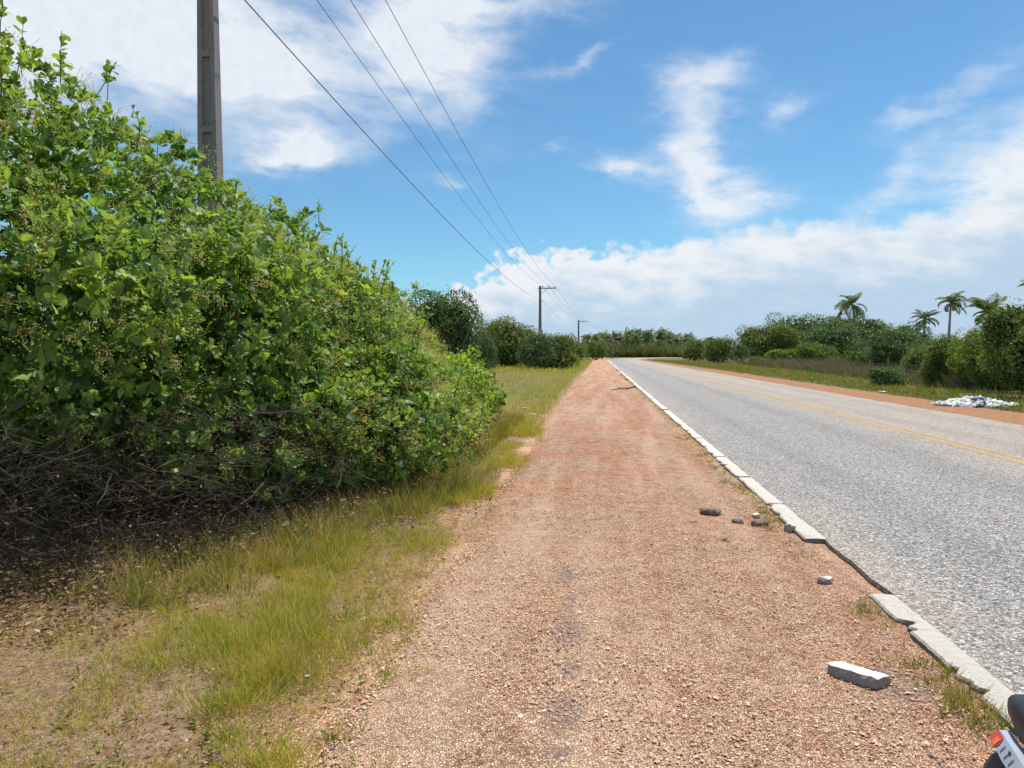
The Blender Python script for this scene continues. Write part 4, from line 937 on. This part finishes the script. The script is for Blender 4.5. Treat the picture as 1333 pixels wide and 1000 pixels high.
def branch():
    a, b = G(795, 509), G(828, 508); mb = MB(); pt = [(a.x-b.x, a.y-b.y, .03), ((a.x-b.x)*.6, (a.y-b.y)*.6, .10), ((a.x-b.x)*.3, (a.y-b.y)*.3, .09), (0, 0, .16)]
    mb.tube(pt, [.012, .025, .03, .035], 6); mb.tube([pt[1], (pt[1][0]-.15, pt[1][1]+.25, .16)], [.015, .008], 5); mb.tube([pt[2], (pt[2][0]-.1, pt[2][1]-.3, .05)], [.018, .008], 5)
    o = mb.build('fallen_branch', M['twig']); o.location = (b.x, b.y, 0); tag(o, 'fallen bare branch resting against the kerb far up the path', 'branch')
branch()

# ------------------------------------------------------------------ motorcycle, only its tail in view
def motorcycle():
    tl = D(1302, 957, 1.62)                               # left corner of the tail
    hd = math.atan2(-1.0, -.02)                            # heading of the machine
    r = empty('motorcycle', (0, 0, 0)); r.rotation_euler.z = hd
    tag(r, 'black motorcycle tail with a silver panel and red emblem, bottom right corner', 'motorcycle')
    # local frame: x forward, y left, z up; rear axle x=.38, tail end x=0
    v = Vector((0, 0, 0)); lc = Vector((.0, -.065, .0)); ca, sa = math.cos(hd), math.sin(hd)
    r.location = (tl.x - (lc.x*ca - lc.y*sa), tl.y - (lc.x*sa + lc.y*ca), tl.z - .775)
    def loft(name, m, secs, par=r, smooth=True):
        """secs: x, half width, z bottom, z top, roundness"""
        mb = MB(); k = 16; v = []
        for (x, w, z0, z1) in secs:
            for j in range(k):
                a = j/k*2*math.pi; cx, sz = math.cos(a), math.sin(a); cx = math.copysign(abs(cx)**.6, cx); sz = math.copysign(abs(sz)**.6, sz)
                v.append((x, cx*w, (z0+z1)/2 + sz*(z1-z0)/2))
        n = len(secs); i = np.arange(n-1)[:, None]*k; j = np.arange(k)[None]; jj = (j+1) % k
        mb.add(v, np.stack([i+j, i+k+j, i+k+jj, i+jj], -1).reshape(-1, 4))
        mb.f.append(np.array([list(range(k)), [(n-1)*k + q_ for q_ in range(k)][::-1]])); mb.r.append(np.array([.5, .5], np.float32))
        return mb.build(name, m, par, smooth)
    loft('tail_cowl', M['black_matt'], [(.0, .045, .70, .745), (.03, .055, .68, .75), (.15, .075, .66, .76), (.35, .11, .60, .785), (.6, .11, .58, .77), (.8, .10, .56, .74)])
    loft('seat', M['black_gloss'], [(-.055, .02, .81, .835), (-.035, .036, .80, .85), (.02, .05, .78, .86), (.15, .07, .775, .865), (.4, .09, .785, .87), (.62, .11, .76, .83), (.85, .10, .74, .80), (.95, .08, .74, .80)])
    loft('side_case', M['black_matt'], [(-.035, .068, .58, .72), (.0, .10, .56, .752), (.12, .135, .54, .757), (.35, .165, .52, .757), (.5, .12, .55, .72)])
    FL = lambda z: (.79 - z)*.9
    sp = MB(); pr = [(-.005, .767), (.0, .786), (.30, .79), (.42, .785), (.30, .768), (.08, .764)]
    for sg in (-1, 1):
        def yy(x): return sg*(.058 + .2*x + .004)
        v = [(x, yy(x) + sg*FL(z), z) for x, z in pr] + [(x, yy(x) + sg*FL(z) - sg*.02, z) for x, z in pr]; k = len(pr)
        sp.add(v, [[i, (i+1) % k, (i+1) % k + k, i+k] for i in range(k)]); sp.f.append(np.array([[i + sp.nv - 2*k for i in range(k)], [i + sp.nv - k for i in range(k)]])); sp.r.append(np.array([.5, .5], np.float32))
    side = sp.build('side_panel', M['silver'], r)
    for mm, pts in ((M['red'], [(-.004, .766), (.001, .7855), (.034, .786), (.040, .775), (.034, .766), (.015, .7655)]), (M['orange'], [(.014, .768), (.018, .782), (.034, .781), (.032, .768)])):
        for sg in (-1, 1):
            e = MB(); off = .0065 if mm is M['red'] else .0085
            e.add([(x, sg*(.058 + .2*x + off + FL(z)), z) for x, z in pts], [list(range(len(pts)))])
            e.build('emblem', mm, side)
    lt = MB()
    def bar(x0, z0, x1, z1):
        for sg in (-1, 1):
            y = lambda x: sg*(.058 + .2*x + .0065); n_ = np.array([-(z1-z0), (x1-x0)]); n_ = n_/np.linalg.norm(n_)*.0017
            lt.add([(x, y(x) + sg*FL(z), z) for x, z in ((x0+n_[0], z0+n_[1]), (x1+n_[0], z1+n_[1]), (x1-n_[0], z1-n_[1]), (x0-n_[0], z0-n_[1]))], [[0, 1, 2, 3]])
    for x0, z0, x1, z1 in ((.060, .782, .060, .770), (.086, .782, .086, .770), (.080, .782, .092, .782), (.112, .782, .112, .770)): bar(x0, z0, x1, z1)
    lt.build('lettering', M['rubber'], side)
    loft('tail_light', M['redglass'], [(-.02, .02, .69, .72), (-.01, .03, .685, .725), (.01, .032, .685, .725)])
    fe = MB(); fe.add([(x, y, z) for x, z in ((.05, .70), (-.02, .60), (-.05, .47)) for y in (-.075, .075)], [[0, 1, 3, 2], [2, 3, 5, 4]]); fe.add([(x+.008, y, z) for x, z in ((.05, .70), (-.02, .60), (-.05, .47)) for y in (-.075, .075)], [[0, 2, 3, 1], [2, 4, 5, 3]])
    fe.build('rear_fender', M['black_matt'], r)
    def wheel(x):
        w = MB(); th = np.linspace(0, 2*math.pi, 37)
        w.tube([(x + .265*math.cos(t), 0, .31 + .265*math.sin(t)) for t in th], .052, 10); o = w.build('wheel', M['rubber'], r, True)
        rm = MB(); rm.tube([(x + .21*math.cos(t), 0, .31 + .21*math.sin(t)) for t in th], .017, 6); rm.tube([(x, -.06, .31), (x, .06, .31)], .035, 10)
        for k in range(9):
            t = k/9*6.283; rm.tube([(x, 0, .31), (x + .21*math.cos(t), 0, .31 + .21*math.sin(t))], .008, 5)
        rm.build('rim', M['chrome'], o, True)
    wheel(.40); wheel(1.66)
    loft('fuel_tank', M['black_gloss'], [(.82, .07, .72, .82), (.92, .13, .70, .92), (1.1, .16, .70, .97), (1.25, .14, .74, .95), (1.33, .08, .78, .9)])
    loft('engine', M['chrome'], [(.72, .09, .28, .55), (.8, .14, .24, .62), (1.0, .15, .24, .66), (1.12, .11, .3, .66), (1.18, .06, .4, .6)])
    fr = MB(); fr.tube([(.40, .08, .31), (.75, .1, .38), (.9, .08, .6), (1.35, .0, .86)], .02, 8); fr.tube([(.40, -.08, .31), (.75, -.1, .38), (.9, -.08, .6), (1.35, .0, .86)], .02, 8); fr.tube([(.1, .08, .7), (.75, .09, .42)], .018, 8); fr.tube([(.1, -.08, .7), (.75, -.09, .42)], .018, 8)
    fr.build('frame', M['black_matt'], r, True)
    for sg in (-1, 1):
        f = MB(); f.tube([(1.66, sg*.09, .31), (1.40, sg*.09, .98)], .024, 8); f.build('fork_leg', M['chrome'], r, True)
        s = MB(); s.tube([(.40, sg*.11, .36), (.30, sg*.11, .68)], .028, 8); s.build('shock_absorber', M['chrome'], r, True)
        mi = MB(); mi.tube([(1.35, sg*.25, 1.05), (1.33, sg*.34, 1.22)], .006, 6); mi.box((1.32, sg*.37, 1.25), (.02, .13, .08), bev=.01); mi.build('mirror', M['black_matt'], r)
    hb = MB(); hb.tube([(1.18, .37, 1.0), (1.3, .26, 1.04), (1.38, .1, 1.0), (1.38, -.1, 1.0), (1.3, -.26, 1.04), (1.18, -.37, 1.0)], .013, 8); hb.build('handlebar', M['black_matt'], r, True)
    loft('headlight', M['chrome'], [(1.40, .06, .85, .97), (1.46, .09, .82, 1.0), (1.53, .09, .82, 1.0)])
    th = np.linspace(R(20), R(150), 12); ff = MB(); v = []
    for t in th:
        for y in (-.06, .06): v.append((1.66 + .335*math.cos(t), y, .31 + .335*math.sin(t)))
    ff.add(v, [[2*i, 2*i+1, 2*i+3, 2*i+2] for i in range(11)]); ff.build('front_fender', M['black_gloss'], r)
    ex = MB(); ex.tube([(1.1, -.12, .35), (.9, -.15, .25), (.6, -.16, .26), (.55, -.16, .28), (.12, -.17, .38)], [.02, .02, .022, .045, .045], 10); ex.build('exhaust', M['chrome'], r, True)
    st = MB(); st.tube([(.85, .12, .3), (.80, .30, .01)], .012, 6); st.build('side_stand', M['black_matt'], r)
motorcycle()
